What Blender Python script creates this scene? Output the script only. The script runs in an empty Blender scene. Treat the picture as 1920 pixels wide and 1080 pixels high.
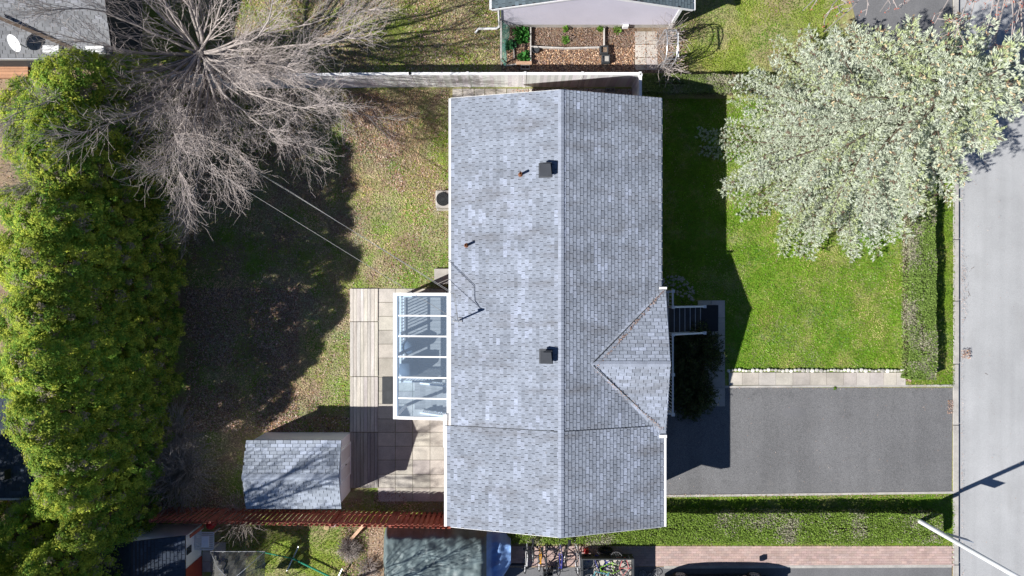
import bpy, math, random
import numpy as np
from mathutils import Vector, Matrix

R = math.radians
sc = bpy.context.scene
COL = sc.collection
random.seed(7)
rng = np.random.default_rng(7)

# ------------------------------------------------------------------ camera, sky, sun
H = 30.0                                   # drone height
cam_d = bpy.data.cameras.new("camera")
cam = bpy.data.objects.new("camera", cam_d)
COL.objects.link(cam)
cam.location = (0, 0, H)
cam.rotation_euler = (0, 0, 0)             # straight down
cam_d.sensor_width = 36.0
cam_d.lens = 24.0
cam_d.clip_end = 1000
sc.camera = cam

SUN_EL, SUN_DIR = R(38.5), R(24)           # shadows run 24 deg above +x
world = bpy.data.worlds.new("World")
sc.world = world
world.use_nodes = True
wn = world.node_tree
bg = wn.nodes.get('Background') or wn.nodes.new('ShaderNodeBackground')
sky = wn.nodes.new('ShaderNodeTexSky')
sky.sky_type = 'NISHITA'
sky.sun_disc = False
sky.sun_elevation = SUN_EL
sky.air_density = .45
sky.dust_density = .0
sky.ozone_density = 3.2
to_sun = Vector((-math.cos(SUN_DIR) * math.cos(SUN_EL), -math.sin(SUN_DIR) * math.cos(SUN_EL), math.sin(SUN_EL)))
sky.sun_rotation = math.atan2(to_sun.x, to_sun.y)
wn.links.new(sky.outputs[0], bg.inputs[0])
bg.inputs[1].default_value = 0.075
sun_d = bpy.data.lights.new("sun", 'SUN')
sun_d.energy = 5.0
sun_d.angle = R(0.5)
sun_d.color = (1.0, 0.97, 0.93)
sun = bpy.data.objects.new("sun", sun_d)
COL.objects.link(sun)
sun.location = (-20, -10, 40)
sun.rotation_euler = to_sun.to_track_quat('Z', 'Y').to_euler()
sc.view_settings.view_transform = 'Standard'
sc.view_settings.look = 'None'
sc.view_settings.exposure = 0.6
sc.view_settings.gamma = 1.0


def W(px, py, z=0.0):
    """world point that stands at height z and lies under this drone-photo position"""
    s = (H - z) / 1280.0
    return ((px - 960) * s, (540 - py) * s, z)


# ------------------------------------------------------------------ noise in numpy
def vnoise(x, y, seed=0):
    x = np.asarray(x, float); y = np.asarray(y, float)
    xi = np.floor(x).astype(np.int64); yi = np.floor(y).astype(np.int64)
    fx = x - xi; fy = y - yi
    fx = fx * fx * (3 - 2 * fx); fy = fy * fy * (3 - 2 * fy)

    def h(a, b):
        n = (a * 374761393 + b * 668265263 + seed * 974634777) & 0xffffffff
        n = ((n ^ (n >> 13)) * 1274126177) & 0xffffffff
        return ((n ^ (n >> 16)) & 0xffff) / 65535.0
    return ((h(xi, yi) * (1 - fx) + h(xi + 1, yi) * fx) * (1 - fy) + (h(xi, yi + 1) * (1 - fx) + h(xi + 1, yi + 1) * fx) * fy)


def fbm(x, y, s, seed=0):
    return (vnoise(x / s, y / s, seed) * .55 + vnoise(x / s * 2.1, y / s * 2.1, seed + 1) * .3 + vnoise(x / s * 4.3, y / s * 4.3, seed + 2) * .15)


# ------------------------------------------------------------------ materials
def nd(t, typ, **kw):
    n = t.nodes.new(typ)
    for k, v in kw.items():
        setattr(n, k, v)
    return n


def rgba(c):
    return (c[0], c[1], c[2], 1.0)


def noise_node(t, co, scale, detail=4, rough=.6):
    n = nd(t, 'ShaderNodeTexNoise')
    n.inputs['Scale'].default_value = scale
    n.inputs['Detail'].default_value = detail
    n.inputs['Roughness'].default_value = rough
    t.links.new(co, n.inputs['Vector'])
    return n.outputs['Fac']


def ramp(t, fac, stops):
    r = nd(t, 'ShaderNodeValToRGB')
    el = r.color_ramp.elements
    while len(el) < len(stops):
        el.new(.5)
    for e, (p, c) in zip(el, stops):
        e.position = p
        e.color = rgba(c) if hasattr(c, '__len__') else (c, c, c, 1)
    t.links.new(fac, r.inputs[0])
    return r.outputs[0]


def mixc(t, a, b, fac=None, mode='MIX', f=1.0):
    m = nd(t, 'ShaderNodeMix', data_type='RGBA', blend_type=mode)
    m.inputs[0].default_value = f
    if fac is not None:
        t.links.new(fac, m.inputs[0])
    for i, s in ((6, a), (7, b)):
        if hasattr(s, 'is_linked') or hasattr(s, 'links'):
            t.links.new(s, m.inputs[i])
        else:
            m.inputs[i].default_value = rgba(s)
    return m.outputs[2]


def M(name, col, rough=.75, var=.18, scale=2.0, fine=25.0, fvar=.12, bump=0.0, bscale=80.0, tint=False, spec=.25,
      metal=0.0, transl=0.0, col2=None, stretch=None, split=(.4, .62)):
    m = bpy.data.materials.new(name)
    m.use_nodes = True
    t = m.node_tree
    p = t.nodes['Principled BSDF']
    co = nd(t, 'ShaderNodeTexCoord').outputs['Object']
    if stretch:
        mp = nd(t, 'ShaderNodeMapping')
        mp.inputs['Scale'].default_value = stretch
        t.links.new(co, mp.inputs['Vector'])
        co = mp.outputs[0]
    n1 = noise_node(t, co, scale)
    lo = tuple(c * (1 - var) for c in col)
    hi = tuple(min(1, c * (1 + var)) for c in col)
    if col2:
        c = ramp(t, n1, [(split[0], lo), (split[1], col2)])
    else:
        c = ramp(t, n1, [(.3, lo), (.7, hi)])
    if fvar:
        n2 = noise_node(t, co, fine, 3, .7)
        g = ramp(t, n2, [(.3, 1 - fvar), (.7, 1 + fvar)])
        c = mixc(t, c, g, mode='MULTIPLY')
    if tint:
        a = nd(t, 'ShaderNodeAttribute', attribute_name='tint')
        c = mixc(t, c, a.outputs['Color'], mode='MULTIPLY')
    t.links.new(c, p.inputs['Base Color'])
    p.inputs['Roughness'].default_value = rough
    p.inputs['Specular IOR Level'].default_value = spec
    p.inputs['Metallic'].default_value = metal
    if bump:
        b = nd(t, 'ShaderNodeBump')
        b.inputs['Strength'].default_value = 1.0
        b.inputs['Distance'].default_value = bump
        t.links.new(noise_node(t, co, bscale, 3, .7), b.inputs['Height'])
        t.links.new(b.outputs[0], p.inputs['Normal'])
    if transl:
        tr = nd(t, 'ShaderNodeBsdfTranslucent')
        t.links.new(c, tr.inputs[0])
        mx = nd(t, 'ShaderNodeMixShader')
        mx.inputs[0].default_value = transl
        out = t.nodes['Material Output']
        t.links.new(p.outputs[0], mx.inputs[1])
        t.links.new(tr.outputs[0], mx.inputs[2])
        t.links.new(mx.outputs[0], out.inputs[0])
    return m


def lawn_mat(name, green, dry, brown, b0, b1, sc1=.55):
    """short turf: green, straw and bare-earth patches, speckled finely"""
    m = bpy.data.materials.new(name)
    m.use_nodes = True
    t = m.node_tree
    p = t.nodes['Principled BSDF']
    co = nd(t, 'ShaderNodeTexCoord').outputs['Object']
    a = noise_node(t, co, sc1, 6, .68)
    c = ramp(t, a, [(b0, brown), ((b0 + b1) / 2, dry), (b1, green)])
    f = noise_node(t, co, 26, 4, .8)
    c = mixc(t, c, ramp(t, f, [(.3, .45), (.5, 1.0), (.72, 1.6)]), mode='MULTIPLY')
    g = noise_node(t, co, 5, 4, .7)
    c = mixc(t, c, ramp(t, g, [(.35, (.85, .8, .8)), (.65, (1.1, 1.15, 1.1))]), mode='MULTIPLY')
    t.links.new(c, p.inputs['Base Color'])
    p.inputs['Roughness'].default_value = .95
    p.inputs['Specular IOR Level'].default_value = .1
    b = nd(t, 'ShaderNodeBump')
    b.inputs['Distance'].default_value = .03
    t.links.new(f, b.inputs['Height'])
    t.links.new(b.outputs[0], p.inputs['Normal'])
    return m


MT = {}
MT['shingle'] = M('shingle', (.265, .295, .35), .95, .13, 1.1, 45, .3, .004, 160, tint=True, stretch=(.12, .9, 1))
MT['underlay'] = M('roof_underlay', (.035, .035, .04), .95)
MT['cap'] = M('ridge_cap', (.29, .32, .375), .9, .15, 1.5, 55, .2, .004, 160, tint=True)
MT['white'] = M('white_paint', (.78, .78, .78), .45, .05, 2, 20, .04)
MT['siding'] = M('white_siding', (.92, .94, .98), .5, .05, 1, 20, .04)
MT['lilac'] = M('lavender_siding', (.56, .54, .62), .5, .05, .7, 20, .04)
MT['brick'] = M('brick', (.30, .15, .1), .85, .2, 3, 30, .2)
MT['concrete'] = M('concrete', (.47, .435, .39), .9, .2, 1.2, 30, .16, .003, 90, tint=True)
MT['pale_conc'] = M('pale_concrete', (.47, .43, .39), .9, .16, 1.5, 30, .14, .003, 90, tint=True)
MT['kerb'] = M('kerb_concrete', (.42, .40, .37), .9, .2, 2, 30, .15, .003, 90)
MT['wood'] = M('weathered_wood', (.53, .50, .465), .9, .22, 1.4, 18, .22, .003, 60, tint=True, stretch=(6, .5, 1))
MT['deck'] = M('grey_deck_wood', (.33, .30, .27), .9, .2, 1.4, 18, .2, .003, 60, tint=True, stretch=(.5, 6, 1))
MT['red'] = M('red_brown_stain', (.40, .125, .09), .8, .2, 2, 22, .18, tint=True)
MT['black'] = M('black_metal', (.02, .021, .024), .5, .1, 3, 20, .05, spec=.4)
MT['dark'] = M('dark_grey', (.05, .055, .06), .6, .2, 3, 20, .1)
MT['vent'] = M('roof_vent_metal', (.055, .06, .07), .6, .1, 3, 20, .05)
MT['rust'] = M('rusty_pipe', (.18, .07, .03), .7, .3, 20, 60, .2)
MT['steel'] = M('galvanised_steel', (.5, .51, .53), .4, .1, 3, 30, .1, metal=.5)
MT['bark'] = M('grey_bark', (.36, .32, .295), .95, .22, 4, 30, .2, .004, 60)
MT['twig'] = M('pale_twigs', (.40, .35, .325), .95, .2, 3, 0, 0)
MT['dark_bark'] = M('brown_bark', (.13, .095, .07), .95, .3, 6, 30, .2, .004, 60)
MT['cedar'] = M('cedar_foliage', (1, 1, 1), .8, .1, 2, 0, 0, tint=True, transl=.4, spec=.15)
MT['spruce'] = M('spruce_needles', (1, 1, 1), .75, .08, 2, 0, 0, tint=True, transl=.12, spec=.2)
MT['leaf'] = M('leaf_green', (1, 1, 1), .75, .1, 2, 0, 0, tint=True, transl=.25, spec=.2)
MT['litter'] = M('dead_leaves', (1, 1, 1), .85, .1, 2, 0, 0, tint=True, spec=.2)
MT['rubber'] = M('tyre_rubber', (.022, .022, .023), .8, .1, 3, 30, .1)


def add_stain(m, stretch, col, lo, hi, f, scale=1.0):
    """weathering patches with a shape of their own"""
    t = m.node_tree; p = t.nodes['Principled BSDF']
    src = p.inputs['Base Color'].links[0].from_socket
    mp = nd(t, 'ShaderNodeMapping'); mp.inputs['Scale'].default_value = stretch
    t.links.new(nd(t, 'ShaderNodeTexCoord').outputs['Object'], mp.inputs['Vector'])
    n = noise_node(t, mp.outputs[0], scale, 5, .65)
    k = ramp(t, n, [(lo, 0.0), (hi, f)])
    t.links.new(mixc(t, src, col, fac=k), p.inputs['Base Color'])


add_stain(MT['shingle'], (.16, 1.1, 1), (.13, .12, .115), .5, .72, .55, 1.3)
add_stain(MT['shingle'], (2.5, 2.5, 1), (.16, .15, .12), .62, .75, .5, 1.5)


def road_mat(name, col, speck, crack=False):
    m = bpy.data.materials.new(name)
    m.use_nodes = True
    t = m.node_tree
    p = t.nodes['Principled BSDF']
    co = nd(t, 'ShaderNodeTexCoord').outputs['Object']
    a = noise_node(t, co, .35, 5, .6)
    c = ramp(t, a, [(.3, tuple(x * .88 for x in col)), (.7, tuple(x * 1.1 for x in col))])
    f = noise_node(t, co, 38, 3, .85)
    c = mixc(t, c, ramp(t, f, [(.3, 1 - speck), (.5, 1.0), (.7, 1 + speck)]), mode='MULTIPLY')
    # wheel-worn bands and stains that run along the lane
    mp = nd(t, 'ShaderNodeMapping')
    mp.inputs['Scale'].default_value = (1.5, .06, 1)
    t.links.new(co, mp.inputs['Vector'])
    b = noise_node(t, mp.outputs[0], 1.0, 3, .5)
    c = mixc(t, c, ramp(t, b, [(.35, .93), (.65, 1.05)]), mode='MULTIPLY')
    if crack:
        v = nd(t, 'ShaderNodeTexVoronoi', feature='DISTANCE_TO_EDGE')
        v.inputs['Scale'].default_value = .42
        wv = nd(t, 'ShaderNodeVectorMath', operation='ADD')
        nn = nd(t, 'ShaderNodeTexNoise')
        nn.inputs['Scale'].default_value = 1.5
        t.links.new(co, nn.inputs['Vector'])
        t.links.new(co, wv.inputs[0])
        t.links.new(nn.outputs['Color'], wv.inputs[1])
        t.links.new(wv.outputs[0], v.inputs['Vector'])
        c = mixc(t, c, ramp(t, v.outputs['Distance'], [(.0, .72), (.012, 1.0)]), mode='MULTIPLY')
    t.links.new(c, p.inputs['Base Color'])
    p.inputs['Roughness'].default_value = .9
    p.inputs['Specular IOR Level'].default_value = .2
    bb = nd(t, 'ShaderNodeBump')
    bb.inputs['Distance'].default_value = .006
    t.links.new(f, bb.inputs['Height'])
    t.links.new(bb.outputs[0], p.inputs['Normal'])
    return m


MT['road'] = road_mat('worn_road', (.40, .405, .41), .24)
MT['drive'] = road_mat('driveway_asphalt', (.165, .165, .168), .6)
add_stain(MT['drive'], (1, 1, 1), (.07, .07, .072), .6, .74, .45, .8)
add_stain(MT['drive'], (1, 1, 1), (.22, .21, .20), .6, .72, .35, 1.7)
add_stain(MT['road'], (1, .3, 1), (.30, .295, .29), .56, .74, .4, .9)
MT['drive2'] = road_mat('old_asphalt', (.17, .17, .175), .3)


def glass_mat(name, tint, gl=.1):
    m = bpy.data.materials.new(name)
    m.use_nodes = True
    t = m.node_tree
    t.nodes.remove(t.nodes['Principled BSDF'])
    tr = nd(t, 'ShaderNodeBsdfTransparent'); tr.inputs[0].default_value = rgba(tint)
    g = nd(t, 'ShaderNodeBsdfGlossy'); g.inputs[0].default_value = (.9, .95, 1, 1); g.inputs[1].default_value = .03
    fr = nd(t, 'ShaderNodeFresnel'); fr.inputs[0].default_value = 1.6
    mx = nd(t, 'ShaderNodeMixShader')
    t.links.new(fr.outputs[0], mx.inputs[0])
    t.links.new(tr.outputs[0], mx.inputs[1]); t.links.new(g.outputs[0], mx.inputs[2])
    t.links.new(mx.outputs[0], t.nodes['Material Output'].inputs[0])
    return m


MT['glass'] = glass_mat('roof_glass', (.62, .79, .98))
_t = MT['glass'].node_tree
_d = nd(_t, 'ShaderNodeBsdfDiffuse'); _d.inputs[0].default_value = (.45, .6, .8, 1)
_m = nd(_t, 'ShaderNodeMixShader'); _m.inputs[0].default_value = .16
_p = _t.nodes['Material Output'].inputs[0].links[0].from_socket
_t.links.new(_p, _m.inputs[1]); _t.links.new(_d.outputs[0], _m.inputs[2]); _t.links.new(_m.outputs[0], _t.nodes['Material Output'].inputs[0])
MT['net'] = glass_mat('net_gauze', (.55, .6, .6))
MT['window'] = M('window_glass', (.03, .035, .04), .08, .1, 2, 0, 0, spec=.6)

# ------------------------------------------------------------------ object helpers
ORG = {}


def tag(o, label=None, cat=None, group=None, kind=None):
    if label: o['label'] = label
    if cat: o['category'] = cat
    if group: o['group'] = group
    if kind: o['kind'] = kind
    return o


def thing(name, label, cat, loc=(0, 0, 0), group=None):
    o = bpy.data.objects.new(name, None)
    COL.objects.link(o)
    o.location = loc
    o.empty_display_size = .3
    ORG[o.name] = np.array(loc, float)
    return tag(o, label, cat, group)


def _finish(name, me, mats, parent, V, org, smooth):
    o = bpy.data.objects.new(name, me)
    for m in (mats if isinstance(mats, (list, tuple)) else [mats]):
        me.materials.append(MT[m] if isinstance(m, str) else m)
    COL.objects.link(o)
    if parent is not None:
        o.parent = parent
    else:
        o.location = org
    ORG[o.name] = org
    if smooth:
        me.polygons.foreach_set('use_smooth', np.ones(len(me.polygons), bool))
    return o


def npmesh(name, quads, mats, parent=None, tint=None, smooth=False, org=None):
    """(N,k,3) array of separate k-gons -> one mesh"""
    quads = np.asarray(quads, np.float32)
    n, k = quads.shape[:2]
    V = quads.reshape(-1, 3).copy()
    if parent is not None:
        org = ORG[parent.name]
    elif org is None:
        org = np.array([V[:, 0].mean(), V[:, 1].mean(), V[:, 2].min()])
    org = np.asarray(org, float)
    V -= org.astype(np.float32)
    me = bpy.data.meshes.new(name)
    me.vertices.add(n * k)
    me.vertices.foreach_set('co', V.ravel())
    me.loops.add(n * k)
    me.loops.foreach_set('vertex_index', np.arange(n * k, dtype=np.int32))
    me.polygons.add(n)
    me.polygons.foreach_set('loop_start', np.arange(0, n * k, k, dtype=np.int32))
    me.update(calc_edges=True)
    if tint is not None:
        t4 = np.ones((n, 4), np.float32)
        t4[:, :3] = tint
        a = me.attributes.new('tint', 'FLOAT_COLOR', 'FACE')
        a.data.foreach_set('color', t4.ravel())
    return _finish(name, me, mats, parent, V, org, smooth)


class MB:
    def __init__(s):
        s.v = []; s.f = []; s.t = []; s.m = []; s.mi = 0; s.tint = (1, 1, 1)

    def face(s, idx):
        s.f.append(idx); s.t.append(s.tint); s.m.append(s.mi)

    def poly(s, pts):
        i = len(s.v)
        s.v += [tuple(p) for p in pts]
        s.face(tuple(range(i, i + len(pts))))
        return s

    def box(s, x0, x1, y0, y1, z0, z1, M4=None):
        c = [(x, y, z) for z in (z0, z1) for y in (y0, y1) for x in (x0, x1)]
        if M4 is not None:
            c = [tuple(M4 @ Vector(p)) for p in c]
        i = len(s.v)
        s.v += c
        for q in ((0, 2, 3, 1), (4, 5, 7, 6), (0, 1, 5, 4), (1, 3, 7, 5), (3, 2, 6, 7), (2, 0, 4, 6)):
            s.face(tuple(i + k for k in q))
        return s

    def bar(s, a, b, w, h=None):
        """rectangular bar from a to b"""
        a = Vector(a); b = Vector(b); h = h or w
        d = (b - a); L = d.length; d.normalize()
        up = Vector((0, 0, 1)) if abs(d.z) < .95 else Vector((1, 0, 0))
        x = d.cross(up).normalized(); u = x.cross(d)
        m = Matrix(((x.x, d.x, u.x, a.x), (x.y, d.y, u.y, a.y), (x.z, d.z, u.z, a.z), (0, 0, 0, 1)))
        return s.box(-w / 2, w / 2, 0, L, -h / 2, h / 2, m)

    def tube(s, pts, r, n=8, cap=True):
        pts = [Vector(p) for p in pts]
        if not hasattr(r, '__len__'): r = [r] * len(pts)
        base = len(s.v); px = None
        for k, p in enumerate(pts):
            d = (pts[min(k + 1, len(pts) - 1)] - pts[max(k - 1, 0)]).normalized()
            if px is None:
                ref = Vector((0, 0, 1)) if abs(d.z) < .9 else Vector((1, 0, 0))
                px = d.cross(ref).normalized()
            else:
                px = (px - d * px.dot(d)).normalized()
            py = d.cross(px)
            for a in range(n):
                th = 2 * math.pi * a / n
                s.v.append(tuple(p + px * (r[k] * math.cos(th)) + py * (r[k] * math.sin(th))))
        for k in range(len(pts) - 1):
            for a in range(n):
                b = (a + 1) % n
                s.face((base + k * n + a, base + k * n + b, base + (k + 1) * n + b, base + (k + 1) * n + a))
        if cap:
            s.face(tuple(base + a for a in range(n))[::-1])
            s.face(tuple(base + (len(pts) - 1) * n + a for a in range(n)))
        return s

    def prism(s, poly, z0, z1):
        """polygon in xy (ccw) extruded in z"""
        n = len(poly); i = len(s.v)
        s.v += [(p[0], p[1], z0) for p in poly] + [(p[0], p[1], z1) for p in poly]
        s.face(tuple(range(i + n - 1, i - 1, -1))); s.face(tuple(range(i + n, i + 2 * n)))
        for a in range(n):
            b = (a + 1) % n
            s.face((i + a, i + b, i + n + b, i + n + a))
        return s

    def extr(s, prof, axis, a, b):
        """profile in the plane across the axis ('x': (y,z), 'y': (x,z)) extruded from a to b"""
        n = len(prof); i = len(s.v)
        for c in (a, b):
            s.v += [((c, p[0], p[1]) if axis == 'x' else (p[0], c, p[1])) for p in prof]
        s.face(tuple(range(i + n - 1, i - 1, -1))); s.face(tuple(range(i + n, i + 2 * n)))
        for k in range(n):
            l = (k + 1) % n
            s.face((i + k, i + l, i + n + l, i + n + k))
        return s

    def lathe(s, c, prof, n=16):
        """prof: (radius, z) list"""
        base = len(s.v)
        for r, z in prof:
            for a in range(n):
                th = 2 * math.pi * a / n
                s.v.append((c[0] + r * math.cos(th), c[1] + r * math.sin(th), c[2] + z))
        for k in range(len(prof) - 1):
            for a in range(n):
                b = (a + 1) % n
                s.face((base + k * n + a, base + k * n + b, base + (k + 1) * n + b, base + (k + 1) * n + a))
        s.face(tuple(base + (len(prof) - 1) * n + a for a in range(n)))
        return s

    def ring(s, c, Rr, r, axis=(1, 0, 0), n=24, k=6):
        """torus round an axis"""
        ax = Vector(axis).normalized()
        u = ax.orthogonal().normalized(); w = ax.cross(u)
        base = len(s.v); c = Vector(c)
        for i in range(n):
            th = 2 * math.pi * i / n
            e = u * math.cos(th) + w * math.sin(th)
            for j in range(k):
                ph = 2 * math.pi * j / k
                s.v.append(tuple(c + e * (Rr + r * math.cos(ph)) + ax * (r * math.sin(ph))))
        for i in range(n):
            for j in range(k):
                a = (i + 1) % n; b = (j + 1) % k
                s.face((base + i * k + j, base + i * k + b, base + a * k + b, base + a * k + j))
        return s

    def build(s, name, mats, parent=None, smooth=False, org=None, bevel=0):
        V = np.array(s.v, float)
        if parent is not None:
            org = ORG[parent.name]
        elif org is None:
            org = np.array([(V[:, 0].min() + V[:, 0].max()) / 2, (V[:, 1].min() + V[:, 1].max()) / 2, V[:, 2].min()])
        org = np.asarray(org, float)
        me = bpy.data.meshes.new(name)
        me.from_pydata((V - org).tolist(), [], s.f)
        a = me.attributes.new('tint', 'FLOAT_COLOR', 'FACE')
        t4 = np.ones((len(s.f), 4), np.float32); t4[:, :3] = np.array(s.t)
        a.data.foreach_set('color', t4.ravel())
        me.polygons.foreach_set('material_index', np.array(s.m, np.int32))
        me.update()
        o = _finish(name, me, mats, parent, V, org, smooth)
        if bevel:
            b = o.modifiers.new('edge', 'BEVEL'); b.width = bevel; b.segments = 2; b.limit_method = 'ANGLE'
        return o


def sheet(name, poly, z, mat, kind='structure', px=True):
    pts = [W(a, b)[:2] for a, b in poly] if px else poly
    area = sum(pts[i][0] * pts[(i + 1) % len(pts)][1] - pts[(i + 1) % len(pts)][0] * pts[i][1] for i in range(len(pts)))
    if area < 0: pts = pts[::-1]
    mb = MB(); mb.poly([(a, b, z) for a, b in pts])
    return tag(mb.build(name, mat, org=(0, 0, 0)), kind=kind)


def unit(a):
    return a / (np.linalg.norm(a, axis=-1, keepdims=True) + 1e-9)


def diamonds(C, U, S, L, Wd):
    """leaf-shaped quads: centre C, long axis U, side axis S"""
    L = np.asarray(L).reshape(-1, 1); Wd = np.asarray(Wd).reshape(-1, 1)
    return np.stack([C - U * L / 2, C + S * Wd / 2, C + U * L / 2, C - S * Wd / 2], 1)


def rand_dirs(n, g=rng):
    return unit(g.normal(size=(n, 3)))


def side_of(U, g=rng):
    return unit(np.cross(U, rand_dirs(len(U), g)))


def facing(N, g=rng):
    """random leaf axes lying across the normals N"""
    N = unit(N)
    U = unit(np.cross(N, rand_dirs(len(N), g)))
    return U, unit(np.cross(N, U))


def tubes(P0, P1, R0, R1, n=3):
    """many tapered sticks at once -> quads"""
    P0 = np.asarray(P0, float); P1 = np.asarray(P1, float)
    D = unit(P1 - P0)
    ref = np.where(np.abs(D[:, 2:3]) < .9, np.array([[0, 0, 1.]]), np.array([[1., 0, 0]]))
    X = unit(np.cross(D, ref)); Y = np.cross(D, X)
    out = []
    for a in range(n):
        t0 = 2 * math.pi * a / n; t1 = 2 * math.pi * (a + 1) / n
        e0 = X * math.cos(t0) + Y * math.sin(t0); e1 = X * math.cos(t1) + Y * math.sin(t1)
        out.append(np.stack([P0 + e0 * R0[:, None], P0 + e1 * R0[:, None], P1 + e1 * R1[:, None], P1 + e0 * R1[:, None]], 1))
    return np.concatenate(out)


# ------------------------------------------------------------------ the ground
MT['lawn_back'] = lawn_mat('lawn_back', (.21, .32, .06), (.34, .33, .16), (.33, .24, .17), .42, .60)
MT['lawn_front'] = lawn_mat('lawn_front', (.15, .25, .025), (.24, .30, .06), (.30, .31, .15), .30, .52, 1.1)
MT['lawn_side'] = lawn_mat('lawn_side', (.25, .31, .06), (.36, .34, .16), (.30, .23, .14), .36, .58)
MT['soil'] = lawn_mat('soil', (.17, .135, .08), (.27, .20, .15), (.20, .14, .10), .3, .7)
MT['dirt'] = lawn_mat('dirt', (.33, .26, .16), (.38, .28, .2), (.26, .19, .13), .3, .7)

sheet('terrain', [(-200, -200), (200, -200), (200, 200), (-200, 200)], -.12, 'soil', px=False)
KX = W(1799, 0)[0]                                         # kerb face
KI = W(1787, 0)[0]
sheet('lawn', [(-60, -60), (KI, -60), (KI, 60), (-60, 60)], 0, 'lawn_side', px=False)
sheet('road', [(KX - .02, -60), (KX + 8, -60), (KX + 8, 60), (KX - .02, 60)], -.11, 'road', px=False)
sheet('back_lawn', [(305, 168), (840, 168), (840, 940), (305, 975)], .004, 'lawn_back')
sheet('front_lawn', [(1240, 185), (1787, 185), (1787, 722), (1240, 722)], .004, 'lawn_front')
sheet('verge', [(1245, 932), (1787, 924), (1787, 1022), (1245, 1022)], .004, 'lawn_front')
sheet('bed_soil', [(940, 51), (1290, 51), (1262, 137), (940, 137)], .004, 'soil')
sheet('yard_dirt', [(-100, 118), (305, 118), (305, 985), (-100, 985)], .004, 'dirt')
sheet('hedge_soil', [(1693, 280), (1709, 280), (1709, 715), (1697, 715)], .008, 'soil')
sheet('dirt_patch', [(655, 985), (720, 985), (720, 1110), (630, 1110), (648, 1060), (640, 1020)], .004, 'dirt')
sheet('driveway', [(1215, 727), (1786, 727), (1784, 923), (1215, 931)], .012, 'drive')
sheet('neighbour_driveway', [(1572, -90), (1786, -90), (1786, 120), (1655, 120), (1610, 60)], .012, 'drive2')
sheet('shared_driveway', [(930, 1064), (1784, 1061), (1784, 1400), (930, 1400)], .012, 'drive2')
# repair patch in the asphalt
pm = MB()
pts = []
for k in range(18):
    a = 2 * math.pi * k / 18
    pts.append((W(1488 + math.cos(a) * (22 + 3 * math.sin(3 * a)), 772)[0], W(0, 772 + math.sin(a) * (12 + 2 * math.cos(2 * a)))[1], .016))
pm.poly(pts[::-1])
tag(pm.build('driveway_patch', road_mat('patch_asphalt', (.16, .16, .165), .3), org=(0, 0, 0)), kind='structure')
# kerb
mb = MB()
y = -40.0
while y < 40:
    L = 2.6 + random.random() * .5
    mb.tint = (1, 1, 1)
    j = random.uniform(-.012, .012)
    mb.box(KI + j, KX - .03 + j, y + .012, y + L, -.12, .02)
    y += L + .012
tag(mb.build('kerb_strip', 'kerb', org=(0, 0, 0), bevel=.015), kind='structure')


def slabs(name, xs, ys, z, mat, gap=.018, jit=.06, skip=None, th=.04):
    mb = MB()
    for i in range(len(xs) - 1):
        for j in range(len(ys) - 1):
            if skip and skip(i, j): continue
            t = 1 + random.uniform(-jit, jit) * 2
            mb.tint = (t, t * random.uniform(.98, 1.02), t * random.uniform(.95, 1.02))
            x0, x1 = sorted((W(xs[i], 0)[0], W(xs[i + 1], 0)[0])); y0, y1 = sorted((W(0, ys[j])[1], W(0, ys[j + 1])[1]))
            d = random.uniform(-.004, .004)
            mb.box(x0 + gap / 2, x1 - gap / 2, y0 + gap / 2, y1 - gap / 2, .005, z + d)
    return tag(mb.build(name, mat, org=(0, 0, 0)), kind='structure')


slabs('patio', [709, 741.5, 774, 806.5, 839, 860], [541, 567, 593, 619, 645, 671, 707, 733, 757, 785, 810, 836, 862, 889, 914, 940],
      .045, 'concrete')
slabs('front_path', [1308, 1333, 1359], [563, 596, 629, 662, 694, 727, 762], .045, 'pale_conc')
slabs('side_path', [1366, 1391, 1422, 1454, 1486, 1518, 1549, 1581, 1605, 1630, 1656, 1680, 1697], [698, 722], .05, 'pale_conc', gap=.014, jit=.07)
slabs('bed_path', [1190, 1211, 1233], [59, 84, 108, 132], .04, 'pale_conc', gap=.03, jit=.08)
slabs('fence_path', [848, 868, 889, 909, 930, 950, 971, 991, 1012, 1032, 1053, 1073, 1094, 1114, 1135, 1155, 1176, 1196], [166, 186, 206], .03, 'concrete', gap=.03, jit=.12)
# edging strips of the driveway
mb = MB()
for (xa, xb, yy, w) in ((1358, 1787, 725, .09), (1245, 1786, 930, .1), (1245, 1784, 1063, .12)):
    a = W(xa, yy); b = W(xb, yy - (7 if yy == 930 else 2))
    mb.bar((a[0], a[1], .01), (b[0], b[1], .01), w, .05)
tag(mb.build('concrete_edging', 'kerb', org=(0, 0, 0)), kind='structure')
# interlocking pavers of the neighbour's walk
mb = MB()
yy = W(0, 1061)[1]; row = 0
while yy < W(0, 1026)[1]:
    x = W(925, 0)[0] - (row % 2) * .11
    while x < W(1782, 0)[0]:
        t = random.uniform(.86, 1.12)
        mb.tint = (t * random.uniform(.97, 1.04), t, t * random.uniform(.96, 1.02))
        mb.box(x + .003, x + .217, yy + .003, yy + .107, .004, .03 + random.uniform(-.002, .002))
        x += .22
    yy += .11; row += 1
MT['paver'] = M('pink_pavers', (.45, .335, .305), .9, .12, 1.5, 30, .14, .002, 90, tint=True)
tag(mb.build('paver_walk', 'paver', org=(0, 0, 0)), kind='structure')
sheet('paver_joint_sand', [(925, 1024), (1784, 1024), (1784, 1064), (925, 1064)], .008, 'dirt')


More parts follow.
